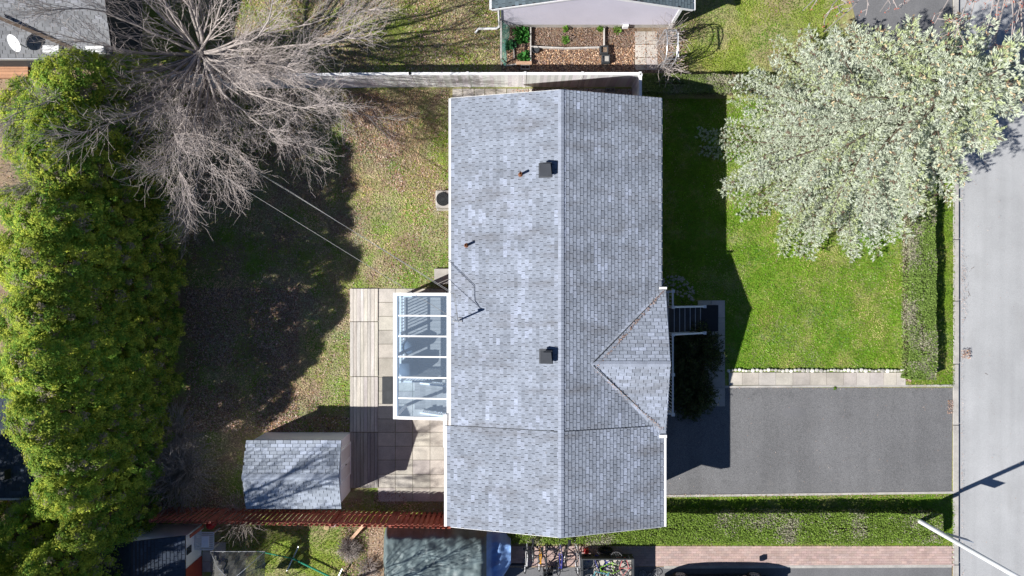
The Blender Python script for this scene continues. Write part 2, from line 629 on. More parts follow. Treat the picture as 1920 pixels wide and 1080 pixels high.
# ------------------------------------------------------------------ grass, leaves lying about
def region_points(poly_rect, n, excl=()):
    x0, y0, x1, y1 = poly_rect
    px = rng.uniform(x0, x1, n); py = rng.uniform(y0, y1, n)
    ok = np.ones(n, bool)
    for (a, b, c, d) in excl:
        e = rng.uniform(-.5, 3.2, n)
        ok &= ~((px > a + e) & (px < c - e) & (py > b + e) & (py < d - e))
    return px[ok], py[ok]


EXC = [(654, 538, 845, 942), (497, 808, 660, 935), (1306, 560, 1360, 764), (1364, 696, 1700, 727), (1190, 58, 1234, 133), (845, 165, 1240, 210)]
gr_regions = [
    # rect, per m2, green tint, straw tint, share of straw, clumpiness seed
    ((345, 168, 842, 975), 420, (.25, .34, .05), (.56, .47, .30), .60),
    ((300, -30, 935, 138), 300, (.27, .34, .07), (.56, .48, .30), .52),
    ((1262, -30, 1575, 140), 420, (.18, .27, .03), (.36, .36, .14), .30),
    ((1245, 185, 1701, 695), 420, (.15, .31, .02), (.36, .37, .14), .28),
    ((1697, 260, 1789, 725), 380, (.14, .22, .02), (.30, .30, .11), .35),
    ((1245, 929, 1789, 1024), 420, (.14, .26, .02), (.30, .30, .11), .25),
    ((415, 983, 690, 1110), 380, (.15, .25, .02), (.33, .30, .13), .33),
    ((0, 200, 345, 985), 60, (.15, .22, .03), (.35, .28, .16), .6),
]
GP, GT = [], []
for rect, dens, gc, stc, share in gr_regions:
    area = (rect[2] - rect[0]) * (rect[3] - rect[1]) / 42.67 ** 2
    px, py = region_points(rect, int(area * dens), EXC)
    x = (px - 960) / 42.667; yv = (540 - py) / 42.667
    f = fbm(x, yv, 1.6, 3) + rng.normal(0, .12, len(x))
    straw = f < (.28 + .42 * share)
    tl = rng.uniform(.65, 1.3, len(x))[:, None]
    t = np.where(straw[:, None], np.array(stc) * 1.12, np.array(gc) * 1.15) * tl
    t = t * (1 + (fbm(x, yv, .5, 9) - .5)[:, None] * .9)
    yel = np.clip((fbm(x, yv, 1.1, 19) - .5) * 3.5, -1, 1)[:, None]
    t = t * (1 + yel * np.array([[.28, .10, .05]]))
    GP.append(np.stack([x, yv, np.full(len(x), .02)], 1)); GT.append(t)
GP = np.concatenate(GP); GT = np.concatenate(GT)
NG = unit(np.stack([rng.normal(0, .55, len(GP)), rng.normal(0, .55, len(GP)), np.ones(len(GP))], 1))
U, SG = facing(NG)
q = diamonds(GP + np.array([[0, 0, .015]]), U, SG, rng.uniform(.05, .11, len(GP)), rng.uniform(.016, .035, len(GP)))
tag(npmesh('grass', q, 'leaf', tint=GT, org=(0, 0, 0)), kind='stuff')

lv = [
    # rect, number, size
    ((345, 168, 842, 810), 24000, (.04, .08)), ((640, 175, 760, 360), 5200, (.05, .09)), ((350, 540, 560, 810), 20000, (.05, .09)),
    ((330, -20, 935, 138), 9000, (.05, .10)), ((943, 52, 1190, 90), 3800, (.04, .08)), ((943, 90, 1188, 137), 7500, (.05, .09)),
    ((1245, 190, 1700, 560), 500, (.04, .07)), ((1692, 270, 1709, 715), 2600, (.04, .09)), ((0, 120, 345, 420), 2500, (.05, .1)),
    ((0, 936, 120, 962), 900, (.06, .12)), ((700, 922, 760, 945), 500, (.04, .08)), ((300, 930, 500, 965), 900, (.05, .1)),
    ((640, 985, 718, 1090), 900, (.04, .08)), ((1776, 750, 1786, 775), 160, (.03, .06)), ((1245, 926, 1787, 932), 500, (.03, .06)),
    ((960, 168, 1196, 190), 900, (.05, .1)), ((1184, 60, 1290, 135), 1100, (.05, .09)), ((480, 780, 655, 812), 900, (.06, .12)),
    ((500, 930, 835, 962), 700, (.04, .08)), ((1801, 240, 1805, 1080), 420, (.02, .045)), ((1245, 724, 1787, 730), 260, (.02, .045)), ((1245, 740, 1785, 925), 160, (.02, .05)), ((1810, 300, 1920, 1080), 130, (.02, .05)), ((1802, 655, 1818, 672), 160, (.04, .07)), ((1800, 480, 1812, 600), 120, (.03, .05)), ((1245, 545, 1310, 700), 200, (.04, .08)),
]
EXC2 = [(654, 538, 845, 920), (497, 808, 660, 925)]
LP, LT, LS = [], [], []
pal = np.array([(.60, .41, .33), (.68, .52, .44), (.50, .30, .22), (.42, .27, .19), (.50, .36, .28), (.33, .18, .12), (.24, .14, .10), (.56, .46, .38), (.40, .22, .10), (.20, .13, .12)])
pal_o = np.array([(.52, .30, .17), (.62, .42, .26), (.36, .20, .12), (.66, .50, .36), (.24, .14, .10), (.20, .13, .12)])
for k, (rect, n, sz) in enumerate(lv):
    px, py = region_points(rect, n, EXC2 if k < 3 or k in (17,) else ())
    x = (px - 960) / 42.667; yv = (540 - py) / 42.667
    if n > 2000:
        keep = fbm(x, yv, 1.3, 31) + rng.normal(0, .1, len(x)) > (.39 if k < 4 else .3)
        x = x[keep]; yv = yv[keep]
    P_ = pal * .6 if k == 4 else pal_o if k in (5, 8) else pal
    LP.append(np.stack([x, yv, rng.uniform(.02, .06, len(x))], 1)); LT.append(P_[rng.integers(0, len(P_), len(x))] * rng.uniform(.55, 1.4, (len(x), 1)))
    LS.append(rng.uniform(sz[0], sz[1], len(x)))
# leaves and needles washed into the two roof valleys
for (a, b, n) in (((3.15, -3.1, 3.96), (5.95, -.12, 3.16), 330), ((3.15, -3.1, 3.96), (5.95, -5.6, 3.16), 170)):
    t = rng.uniform(0, 1, n) ** .8
    p = np.array(a)[None] * (1 - t[:, None]) + np.array(b)[None] * t[:, None]
    p[:, 0] += rng.normal(0, .035, n); p[:, 1] += rng.normal(0, .035, n); p[:, 2] += .03
    LP.append(p); LT.append(pal[rng.integers(0, 5, n)] * rng.uniform(.35, .9, (n, 1))); LS.append(rng.uniform(.025, .06, n))
LP = np.concatenate(LP); LT = np.concatenate(LT); LS = np.concatenate(LS)
U = unit(np.stack([rng.normal(size=len(LP)), rng.normal(size=len(LP)), rng.normal(0, .35, len(LP))], 1))
S = unit(np.cross(U, np.array([[0, 0, 1.]])) + rng.normal(0, .3, U.shape))
tag(npmesh('fallen_leaves', diamonds(LP, U, S, LS, LS * .6), 'litter', tint=LT, org=(0, 0, 0)), kind='stuff')


# ------------------------------------------------------------------ shingled roofs
def shingle(mb, o, U, V, wid, dep, tw=.305, cw=.143, th=.017, off=0.0, seed=0, lift=.006, amp=1.0):
    """laps tabs of asphalt shingle up a slope; o = eave corner, U along eave, V up slope"""
    rd = random.Random(seed)
    o = Vector(o); U = Vector(U).normalized(); V = Vector(V).normalized(); N = U.cross(V)
    if N.z < 0: N = -N
    rows = int(math.ceil(dep / cw))
    for j in range(rows):
        v0 = j * cw; v1 = min(dep, v0 + cw + .01)
        base = (j % 2) * tw / 2 + off + rd.uniform(-.05, .05)
        u = -base
        while u < wid:
            a = max(0, u + .009); b = min(wid, u + tw - .009)
            # bundles of slightly different colour, blended as the roofer laid them
            if b - a > .02:
                g = float(vnoise((u + seed * 7.3) / .9, (j + seed * 3.1) / 2.3, seed + 5)) * .6 + float(vnoise((u + seed * 7.3) / 3.1, (j + seed * 3.1) / 7.3, seed + 15)) * .4
                t = 1 + amp * ((g - .5) * .25 + rd.gauss(0, .075) + ((.2 if rd.random() < .5 else 0) if g > .6 else (.12 if rd.random() < .06 else 0)) - (.1 if rd.random() < .08 else 0))
                blue = 1 + max(0, t - 1) * .1
                mb.tint = (t, t, t * blue)
                dv = rd.uniform(-.004, .004)
                p = [o + U * a + V * (v0 + dv) + N * (lift + th), o + U * b + V * (v0 + dv) + N * (lift + th),
                     o + U * b + V * v1 + N * (lift + .002), o + U * a + V * v1 + N * (lift + .002)]
                mb.poly(p)
                mb.poly([o + U * a + V * (v0 + dv) + N * lift, o + U * b + V * (v0 + dv) + N * lift, p[1], p[0]])
            u += tw
    mb.tint = (1, 1, 1)


def ridge_caps(mb, a, b, sl, sr, side, w=.16):
    """folded caps along a ridge from a to b; side = horizontal unit vector across"""
    a = Vector(a); b = Vector(b); d = b - a; L = d.length; d.normalize(); sd = Vector(side)
    n = int(L / .15)
    for k in range(n):
        p = a + d * (k * L / n); q = a + d * ((k + 1) * L / n + .01)
        t = random.uniform(.93, 1.1); mb.tint = (t, t, t * 1.02)
        z0, z1 = .045, .032
        for s_, sl_ in ((-1, sl), (1, sr)):
            pts = [p + Vector((0, 0, z0)), q + Vector((0, 0, z1)), q + sd * (s_ * w) + Vector((0, 0, z1 - sl_ * w)), p + sd * (s_ * w) + Vector((0, 0, z0 - sl_ * w))]
            mb.poly(pts)
    mb.tint = (1, 1, 1)


# ------------------------------------------------------------------ the house
ZE, ZR = 3.10, 4.25
RX = 1.85
EXL, EXR = -2.40, 5.88
YN, YS, YM = 7.48, -9.42, -5.44
sE = (ZR - ZE) / (EXR - RX); sW = (ZR - ZE) / (RX - EXL)
gxl_ = -2.42


def roofz0w(x): return ZR - sW * (RX - x) + .005


def roof_z0(x): return ZR - sE * (x - RX) + .005


house = thing('house', 'long bungalow with grey shingled gable roof in the centre of the plot', 'house', (1.7, -1, 0))
# walls
mb = MB()
wx0, wx1, wy0, wy1 = -1.95, 5.45, -9.05, 7.05
zz = 2.98
mb.extr([(wx0, 0), (wx1, 0), (wx1, zz), (RX, ZR - .15), (wx0, zz)], 'y', wy1, wy0)
mb.build('wall', 'brick', house)
# porch gable wall
mb = MB()
mb.extr([(-5.45, 2.9), (-.15, 2.9), (-.15, 3.02), (-2.8, 3.72), (-5.45, 3.02)], 'x', 5.45, 5.95)
mb.build('gable_wall', 'siding', house)
# deck of the roof
mb = MB()
t = .13
mb.extr([(EXL, ZE - .02), (EXL, ZE - .02 - t), (RX, ZR - .02 - t), (EXR, ZE - .02 - t), (EXR, ZE - .02), (RX, ZR - .02)], 'y', YN, YM)
roof = mb.build('roof', 'underlay', house)
mb = MB()
lenW = math.hypot(RX - EXL, ZR - ZE); lenE = math.hypot(EXR - RX, ZR - ZE)
shingle(mb, (EXL, YM, ZE - .02), (0, 1, 0), (1, 0, sW), YN - YM, lenW, seed=1)
shingle(mb, (EXR, YM, ZE - .02), (0, 1, 0), (-1, 0, sE), YN - YM, lenE, seed=2)
mb.build('shingles', 'shingle', roof)
mb = MB()
gxl, gxr = -2.56, 5.96
gW = ZR - sW * (RX - gxl); gE = ZR - sE * (gxr - RX)
mb.extr([(gxl, gW - .02), (gxl, gW - .02 - t), (RX, ZR - .02 - t), (gxr, gE - .02 - t), (gxr, gE - .02), (RX, ZR - .02)], 'y', YM - .003, YS)
groof = mb.build('garage_roof', 'underlay', house)
mb = MB()
shingle(mb, (gxl, YS, gW - .02), (0, 1, 0), (1, 0, sW), YM - YS + .03, math.hypot(RX - gxl, ZR - gW), seed=3, lift=.014)
shingle(mb, (gxr, YS, gE - .02), (0, 1, 0), (-1, 0, sE), YM - YS + .03, math.hypot(gxr - RX, ZR - gE), seed=4, lift=.014, off=.1)
mb.build('shingles', 'shingle', groof)
mb = MB()
ridge_caps(mb, (RX, YN, ZR - .02), (RX, YS, ZR - .02), sW, sE, (1, 0, 0), .11)
mb.build('ridge_caps', 'cap', roof)
# cross gable over the porch
GY, GR, GXE = -2.90, 3.93, 6.05
gn, gs = -.08, -5.72
hs = (GR - 3.13) / (gn - GY); ss = (GR - 3.13) / (GY - gs)
gx0 = 2.75
mb = MB()
mb.extr([(gs, 3.11), (gs, 3.0), (GY, GR - .13), (gn, 3.0), (gn, 3.11), (GY, GR - .02)], 'x', gx0, GXE)
porch_roof = mb.build('porch_roof', 'underlay', house)
mb = MB()
shingle(mb, (gx0, gn, 3.11), (1, 0, 0), (0, -1, hs), GXE - gx0, math.hypot(gn - GY, GR - 3.13), seed=6)
shingle(mb, (gx0, gs, 3.11), (1, 0, 0), (0, 1, ss), GXE - gx0, math.hypot(GY - gs, GR - 3.13), seed=7)
mb.build('shingles', 'shingle', porch_roof)
mb = MB()
ridge_caps(mb, (3.05, GY, GR - .02), (GXE, GY, GR - .02), ss, hs, (0, 1, 0), .11)
mb.build('ridge_caps', 'cap', porch_roof)
mb = MB()
for sy_, yv_ in ((1, -.10), (-1, -5.62)):
    mb.bar((3.1, GY + sy_ * .06, 3.965), (5.98, yv_, 3.125), .03, .012)
mb.bar((RX - .15, YM + .02, roofz0w(RX - .15)), (gxl_, YM + .02, roofz0w(gxl_)), .018, .03)
mb.bar((RX + .15, YM + .02, roof_z0(RX + .15)), (EXR, YM + .02, roof_z0(EXR)), .018, .03)
mb.build('flashing', 'dark', roof)
# gutters and fascia
for (x0, x1, y0, y1, zt) in ((EXL - .10, EXL - .01, YM + .02, YN, ZE - .03), (EXR + .008, EXR + .05, gn + .05, YN, ZE - .03),
                             (gxl - .12, gxl - .01, YS, YM - .01, gW - .01), (gxr + .01, gxr + .13, YS, YM - .01, gE - .01)):
    mb = MB()
    mb.box(x0, x1, y0, y1, zt - .11, zt - .005)
    mb.build('gutter', 'white', house)
for y_, sgn in ((YN, 1), (YS, -1)):
    mb = MB()
    for (xa, za, xb, zb) in ((EXL, ZE, RX, ZR), (RX, ZR, EXR, ZE)):
        mb.bar((xa, y_ + sgn * .013, za - .11), (xb, y_ + sgn * .013, zb - .11), .02, .16)
    mb.build('fascia', 'white', house)
mb = MB()
mb.bar((GXE + .013, gs, 3.03), (GXE + .013, GY, GR - .1), .02, .14)
mb.bar((GXE + .013, GY, GR - .1), (GXE + .013, gn, 3.03), .02, .14)
mb.build('fascia', 'white', house)
for (ya, yb_) in ((gn + .03, gn + .12), (gs - .17, gs - .05)):
    mb = MB(); mb.box(EXR - .08, EXR + .2, ya, yb_, 3.12, 3.2); mb.build('gutter_end', 'white', house)
# flashing at the left eave by the patio
mb = MB()
mb.box(-2.72, -2.57, -6.3, -5.0, 2.92, 3.0)
mb.build('downspout', 'white', house)
# plumbing vents and attic vents


def roofz(x):
    return ZR - sW * (RX - x) if x < RX else ZR - sE * (x - RX)


for (px, py) in ((1023, 318), (1024, 669)):
    x, y, _ = W(px, py, 4.25); z = roofz(x)
    mb = MB()
    mb.box(x - .26, x + .26, y - .28, y + .28, z - .04, z + .02, Matrix.Translation((x, y, z)) @ Matrix.Rotation(-math.atan(sW), 4, 'Y') @ Matrix.Translation((-x, -y, -z)))
    mb.box(x - .16, x + .16, y - .17, y + .17, z, z + .26)
    prof = [(x - .22, y - .24), (x + .22, y - .24), (x + .22, y + .24), (x - .22, y + .24)]
    mb.prism(prof, z + .22, z + .34)
    i = len(mb.v)
    mb.poly([(x - .22, y - .24, z + .342), (x + .22, y - .24, z + .342), (x + .17, y + .19, z + .40), (x - .17, y + .19, z + .40)])
    mb.build('roof_vent', 'vent', roof)
for (px, py) in ((976, 326), (872, 458)):
    x, y, _ = W(px, py, 4.0); z = roofz(x)
    mb = MB()
    mb.lathe((x, y, z - .05), [(.09, 0), (.09, .07), (.052, .09), (.052, .4), (.035, .4), (.035, .2)], 14)
    p = mb.build('vent_pipe', 'rust', roof, smooth=False)
# wall openings
for (y0, y1) in ((4.6, 6.1), (1.6, 3.4), (-4.6, -3.2)):
    mb = MB(); mb.box(5.42, 5.49, y0, y1, 1.5, 2.7)
    wd = mb.build('window', 'white', house)
    mb = MB(); mb.box(5.48, 5.50, y0 + .08, y1 - .08, 1.58, 2.62); mb.build('pane', 'window', wd)
for (y0, y1) in ((5.0, 6.4), (.9, 2.4)):
    mb = MB(); mb.box(-1.99, -1.92, y0, y1, 1.5, 2.6)
    wd = mb.build('window', 'white', house)
    mb = MB(); mb.box(-2.0, -1.97, y0 + .08, y1 - .08, 1.58, 2.52); mb.build('pane', 'window', wd)
mb = MB(); mb.box(5.42, 5.5, -8.6, -6.0, .03, 2.3); mb.build('garage_door', 'white', house)
mb = MB(); mb.box(5.42, 5.5, -2.6, -1.65, 1.2, 2.85); dr = mb.build('front_door', 'dark', house)
mb = MB(); mb.box(-2.0, -1.9, -3.9, -2.1, .95, 2.8); mb.build('patio_door', 'window', house)
# service mast
mx, my, _ = W(862, 600, 3.3)
mb = MB(); mz = roofz(mx)
mb.tube([(mx, my, mz - .1), (mx, my, mz + 1.0)], .035, 10)
mb.tube([(mx, my, mz + 1.0), (mx + .0, my, mz + 1.06), (mx - .12, my, mz + 1.06), (mx - .17, my, mz + .96)], .045, 10)
mb.box(mx - .09, mx + .09, my - .09, my + .09, mz - .05, mz + .06)
mb.build('service_mast', 'steel', house)
# ------------------------------------------------------------------ utility wires to a pole beyond the frame
pole = W(299, 211)[:2]
up = thing('utility_pole', 'wooden utility pole half hidden between cedar and bare branches, carrying the house wires', 'utility pole', (*pole, 0))
mb = MB(); mb.tube([(*pole, 0), (*pole, 4.9)], [.14, .1], 12); mb.build('pole', 'dark_bark', up)
mb = MB(); mb.box(pole[0] - .06, pole[0] + .06, pole[1] - 1, pole[1] + 1, 4.15, 4.27); mb.build('crossarm', 'dark_bark', up)
MT['wire'] = M('wire_grey', (.25, .25, .245), .6, .1, 2, 0, 0)


def cable(a, b, sag, r=.011, n=30):
    return [(a[0] + (b[0] - a[0]) * t, a[1] + (b[1] - a[1]) * t, a[2] + (b[2] - a[2]) * t - sag * 4 * t * (1 - t)) for t in [k / n for k in range(n + 1)]]


for (a, dz, sag, lab) in (((mx, my, mz + 1.02), 4.1, .1, 'left overhead cable running from the roof mast to the bare tree'),
                          ((W(850, 552, 4.0)), 4.3, .12, 'upper overhead cable of the pair crossing the back lawn'),
                          ((W(853, 551, 4.0)), 4.25, .05, 'lower overhead cable of the close pair crossing the back lawn')):
    b = (pole[0] + .1, pole[1] + (-.75 if dz < 4.2 else .35 if dz > 4.28 else .22), dz)
    mb = MB(); mb.tube(cable(a, b, sag), .009, 5)
    if dz > 4.2:
        mb.tube([a, ((a[0] + mx) / 2, (a[1] + my) / 2 - .05, 3.95), (mx, my, mz + 1)], .009, 5)
    tag(mb.build('overhead_cable', 'wire'), lab, 'cable', 'overhead cables to the house')

# ------------------------------------------------------------------ glazed patio cover, deck and things under it
pc = thing('patio_cover', 'white framed patio roof with clear glazing on the back of the house', 'patio roof', (-3.9, -2.7, 0))
zc = 2.62
X0, Y0, _ = W(737, 549, zc); X1 = -2.52; Y1 = W(0, 786, zc)[1]
mb = MB()
mb.box(X0, X0 + .2, Y1, Y0, zc - .16, zc)
mb.box(X1 - .07, X1, Y1 + .002, Y0 - .002, zc + .1, zc + .3)
mb.bar((X0 + .2, Y0 - .06, zc - .03), (X1 - .075, Y0 - .06, zc + .2), .12, .12)
mb.bar((X0 + .2, Y1 + .06, zc - .03), (X1 - .075, Y1 + .06, zc + .2), .12, .12)
mb.build('frame', 'white', pc)
ys_r = [W(0, v, zc + .1)[1] for v in (592, 630.5, 669, 708, 747)]
for yr in ys_r:
    mb = MB(); mb.bar((X0 + .2, yr, zc - .02), (X1 - .075, yr, zc + .21), .06, .08); mb.build('rafter', 'white', pc)
ye = [Y0 - .12] + ys_r + [Y1 + .12]
for i in range(6):
    mb = MB()
    a, b = ye[i], ye[i + 1]
    mb.poly([(X0 + .15, b, zc + .015), (X1 - .04, b, zc + .235), (X1 - .04, a, zc + .235), (X0 + .15, a, zc + .015)])
    mb.build('glass_panel', 'glass', pc)
for (x, y) in ((X0 + .1, Y0 - .1), (X0 + .1, Y1 + .1), (X0 + .1, (Y0 + Y1) / 2)):
    mb = MB(); mb.box(x - .05, x + .05, y - .05, y + .05, .04, zc - .163); mb.build('post', 'white', pc)

dk = thing('deck', 'raised grey wooden deck with white balusters under the glass patio roof', 'deck', (-3.5, -2.3, 0))
DZ = .95
dx0, dx1 = W(757, 0, DZ)[0] - .05, -1.97
dy0, dy1 = W(0, 712, DZ)[1], W(0, 553, DZ)[1] + .0
mb = MB()
yb = dy0
while yb < dy1 - .05:
    t = random.uniform(.85, 1.12); mb.tint = (t, t, t)
    mb.box(dx0, dx1, yb + .004, min(yb + .136, dy1), DZ - .035, DZ + random.uniform(-.002, .002)); yb += .14
mb.build('boards', 'deck', dk)
mb = MB(); mb.box(dx0 + .05, dx1 - .05, dy0 + .05, dy1 - .05, DZ - .22, DZ - .04)
mb.box(dx0 + .1, dx0 + .2, dy0 + .1, dy0 + .2, .04, DZ - .2); mb.box(dx0 + .1, dx0 + .2, dy1 - .2, dy1 - .1, .04, DZ - .2)
mb.build('joists', 'deck', dk)


def railing(mb, a, b, h=.92, pitch=.13, w=.03):
    """top and bottom rail and balusters between a and b (deck level points)"""
    a = Vector(a); b = Vector(b); d = b - a; n = max(2, int(d.length / pitch))
    mb.bar(a + Vector((0, 0, h)), b + Vector((0, 0, h)), .07, .045)
    mb.bar(a + Vector((0, 0, .1)), b + Vector((0, 0, .1)), .045, .045)
    for k in range(1, n):
        p = a + d * (k / n)
        mb.box(p.x - w / 2, p.x + w / 2, p.y - w / 2, p.y + w / 2, p.z + .12, p.z + h - .02)


for (a, b) in (((dx0 + .06, dy1 - .05, DZ), (dx0 + .06, dy0 + .05, DZ)), ((dx0 + .15, dy0 + .05, DZ), (dx0 + 1.35, dy0 + .05, DZ)), ((dx0 + .15, dy1 - .05, DZ), (dx1, dy1 - .05, DZ))):
    mb = MB(); railing(mb, a, b); mb.build('railing', 'white', dk)
for (x, y) in ((dx0 + .06, dy1 - .05), (dx0 + .06, (dy0 + dy1) / 2 + .2), (dx0 + .06, dy0 + .05)):
    mb = MB(); mb.box(x - .045, x + .045, y - .045, y + .045, DZ, DZ + 1.02); mb.build('post', 'white', dk, bevel=.008)

ds = thing('deck_stairs', 'wooden steps with white handrails at the lower end of the patio deck', 'steps', (-3.2, -5, 0))
sy0, sy1 = W(0, 771, .5)[1], W(0, 716, .5)[1] - .05
sx1 = -2.0
mb = MB(); mb.box(sx1 - .95, sx1, sy0, sy1, DZ - .06, DZ - .01); mb.build('landing', 'deck', ds)
mb = MB()
for k in range(5):
    z = DZ - .2 - k * .17
    xr = sx1 - .97 - k * .26
    mb.tint = (.9, .9, .9) if k % 2 else (1.05, 1.05, 1.05)
    mb.box(xr - .26, xr + .02, sy0, sy1, z - .04, z)
mb.build('treads', 'deck', ds)
for yy_ in (sy0 + .03, sy1 - .03):
    mb = MB(); mb.bar((sx1 - .5, yy_, .9), (sx1 - 2.0, yy_, .08), .05, .24); mb.build('stringer', 'deck', ds)
mb = MB(); railing(mb, (sx1, sy0, DZ), (sx1 - .6, sy0, DZ), .9, .11); railing(mb, (sx1 - .6, sy0, DZ), (sx1 - 1.9, sy0 + .02, .1), .9, .11)
mb.build('railing', 'white', ds)
mb = MB(); railing(mb, (sx1 - .6, sy1 + .04, DZ), (sx1 - 1.9, sy1 + .06, .1), .9, .11); mb.build('railing', 'white', ds)

# covered kettle barbecue and a covered chair
bx, by, _ = W(766, 650, 1.5)
mb = MB(); n = 20
prof = [(.29, 0), (.31, .25), (.28, .5), (.30, .62), (.29, .72), (.2, .82), (.08, .87), (.02, .88)]
mb.lathe((bx, by, DZ), prof, n)
for i, v in enumerate(mb.v):
    a = i % n; k = 1 + .045 * math.sin(a * 2.1 * 2) * (1 if i < n * 6 else .4)
    mb.v[i] = (bx + (v[0] - bx) * k, by + (v[1] - by) * k, v[2])
MT['bbq_cover'] = M('grey_blue_cover', (.10, .13, .17), .7, .15, 4, 30, .1)
tag(mb.build('covered_barbecue', 'bbq_cover', smooth=True), 'round barbecue under a grey cover standing on the glazed deck', 'barbecue')
bx, by, _ = W(766, 690, 1.4)
mb = MB()
n = 16
for lev, (hw, hd, z) in enumerate(((.36, .34, 0), (.35, .33, .4), (.33, .31, .55), (.26, .28, .9), (.2, .22, .98))):
    for a in range(n):
        th = 2 * math.pi * a / n
        c, s_ = math.cos(th), math.sin(th)
        k = 1 / max(abs(c), abs(s_)) ** .75 * (1 + .05 * math.sin(5 * th + lev))
        mb.v.append((bx + c * hw * k - (.08 if lev > 2 else 0), by + s_ * hd * k, DZ + z))
for lev in range(4):
    for a in range(n):
        b = (a + 1) % n
        mb.face((lev * n + a, lev * n + b, (lev + 1) * n + b, (lev + 1) * n + a))
mb.face(tuple(4 * n + a for a in range(n)))
tag(mb.build('covered_chair', 'bbq_cover', smooth=True), 'boxy patio chair under a grey sheet beside the round barbecue', 'chair')
# door mat on the patio
mb = MB(); a = W(717, 706); b = W(736, 757)
mb.box(a[0], b[0], b[1], a[1], .05, .075)
tag(mb.build('door_mat', 'dark', bevel=.01), 'dark rectangular mat lying on the patio slabs beside the glass roof', 'mat')

# wooden boardwalk, sections are separate duckboards
for i, (ya, yb_, tn) in enumerate(((541, 603, 1.1), (603.5, 706, 1.0), (706.5, 810, .98), (810.5, 915, .72))):  # lowest section's darker tint holds weathering plus painted shed shadow
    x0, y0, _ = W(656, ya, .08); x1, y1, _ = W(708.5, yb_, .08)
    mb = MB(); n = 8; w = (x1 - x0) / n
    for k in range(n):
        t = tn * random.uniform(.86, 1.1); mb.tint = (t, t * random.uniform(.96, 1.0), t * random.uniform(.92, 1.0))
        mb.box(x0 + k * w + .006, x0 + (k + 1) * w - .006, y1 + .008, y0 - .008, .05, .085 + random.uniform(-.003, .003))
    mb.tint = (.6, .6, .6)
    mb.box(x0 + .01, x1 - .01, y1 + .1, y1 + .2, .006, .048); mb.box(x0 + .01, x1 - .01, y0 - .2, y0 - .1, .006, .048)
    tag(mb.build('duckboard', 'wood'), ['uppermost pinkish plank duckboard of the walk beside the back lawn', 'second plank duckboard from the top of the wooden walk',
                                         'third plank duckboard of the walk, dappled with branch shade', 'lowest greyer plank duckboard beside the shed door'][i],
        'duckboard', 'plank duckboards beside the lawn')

# air conditioner
ax, ay, _ = W(831, 373, .8)
ac = thing('air_conditioner', 'pale outdoor air conditioner with round black fan by the back wall', 'air conditioner', (ax, ay, 0))
mb = MB(); mb.box(ax - .33, ax + .33, ay - .38, ay + .38, .05, .8); mb.build('casing', 'kerb', ac, bevel=.05)
mb = MB()
for rr in (.08, .15, .22, .29):
    mb.ring((ax, ay, .815), rr, .008, (0, 0, 1), 24, 4)
for k in range(8):
    a = k * math.pi / 8
    mb.bar((ax - .29 * math.cos(a), ay - .29 * math.sin(a), .815), (ax + .29 * math.cos(a), ay + .29 * math.sin(a), .815), .01, .008)
mb.build('fan_guard', 'dark', ac)
mb = MB(); mb.lathe((ax, ay, .8), [(.30, 0), (.30, .006)], 28); mb.build('fan_opening', 'black', ac)
mb = MB(); mb.box(ax - .36, ax + .38, ay - .41, ay + .41, .004, .05); mb.build('base_slab', 'kerb', ac)
# side step by the deck
a = W(815, 504); b = W(850, 520)
mb = MB(); mb.box(a[0], b[0], b[1] - .3, a[1], .006, .16)
tag(mb.build('concrete_step', 'kerb', bevel=.01), 'small square concrete step against the back wall above the glass roof', 'step')

# ------------------------------------------------------------------ front porch
fp = thing('front_porch', 'raised front porch with white railings and a dark stair down to the path', 'porch', (6.2, -2.9, 0))
PZ = 1.2
px0, px1 = 5.45, 6.62
yp0, yp1 = W(0, 777, 2.1)[1], W(0, 546, 2.1)[1]
mb = MB(); mb.box(px0 + .06, px1, yp0, yp1, PZ - .15, PZ); mb.box(px0 + .06, px1 - .1, yp0 + .1, yp1 - .1, .005, PZ - .152)
mb.build('platform', 'kerb', fp)
ys0, ys1 = W(0, 625, 1.3)[1], W(0, 575, 1.3)[1]
MT['tread'] = M('dark_tread', (.07, .068, .07), .8, .15, 3, 20, .1)
for k in range(6):
    z = PZ - .17 - k * .17; x = px1 + .01 + k * .27
    mb = MB(); mb.box(x, x + .24, ys0 + .03, ys1 - .03, z - .05, z); mb.build('stair_tread', 'tread', fp)
    mb = MB(); mb.box(x + .242, x + .27, ys0 + .03, ys1 - .03, z - .045, z + .004)
    mb.build('nosing', 'steel', fp)
for yy_ in (ys0, ys1):
    mb = MB(); mb.bar((px1, yy_, PZ - .1), (px1 + 1.62, yy_, .1), .04, .22); mb.build('stringer', 'kerb', fp)
for (a, b) in (((px1 - .05, yp0, PZ), (px1 - .05, ys0, PZ)), ((px1 - .05, ys1, PZ), (px1 - .05, yp1, PZ)), ((px1 - .05, ys0, PZ), (px1 + 1.55, ys0, .15)), ((px1 - .05, ys1, PZ), (px1 + 1.55, ys1, .15)),
               ((px0 + .1, yp0 + .03, PZ), (px1 - .05, yp0 + .03, PZ)), ((px0 + .1, yp1 - .03, PZ), (px1 - .05, yp1 - .03, PZ))):
    mb = MB(); railing(mb, a, b, .9, .14); mb.build('railing', 'white', fp)
for (x, y, z) in ((px1 - .05, yp0, PZ), (px1 - .05, ys0, PZ), (px1 - .05, ys1, PZ), (px1 - .05, yp1, PZ), (px1 + 1.55, ys0, .1), (px1 + 1.55, ys1, .1), (px1 - .05, (yp0 + ys0) / 2, PZ)):
    mb = MB(); mb.box(x - .05, x + .05, y - .05, y + .05, z, z + .96); mb.prism([(x - .065, y - .065), (x + .065, y - .065), (x + .065, y + .065), (x - .065, y + .065)], z + .96, z + 1.0)
    mb.build('post', 'white', fp)
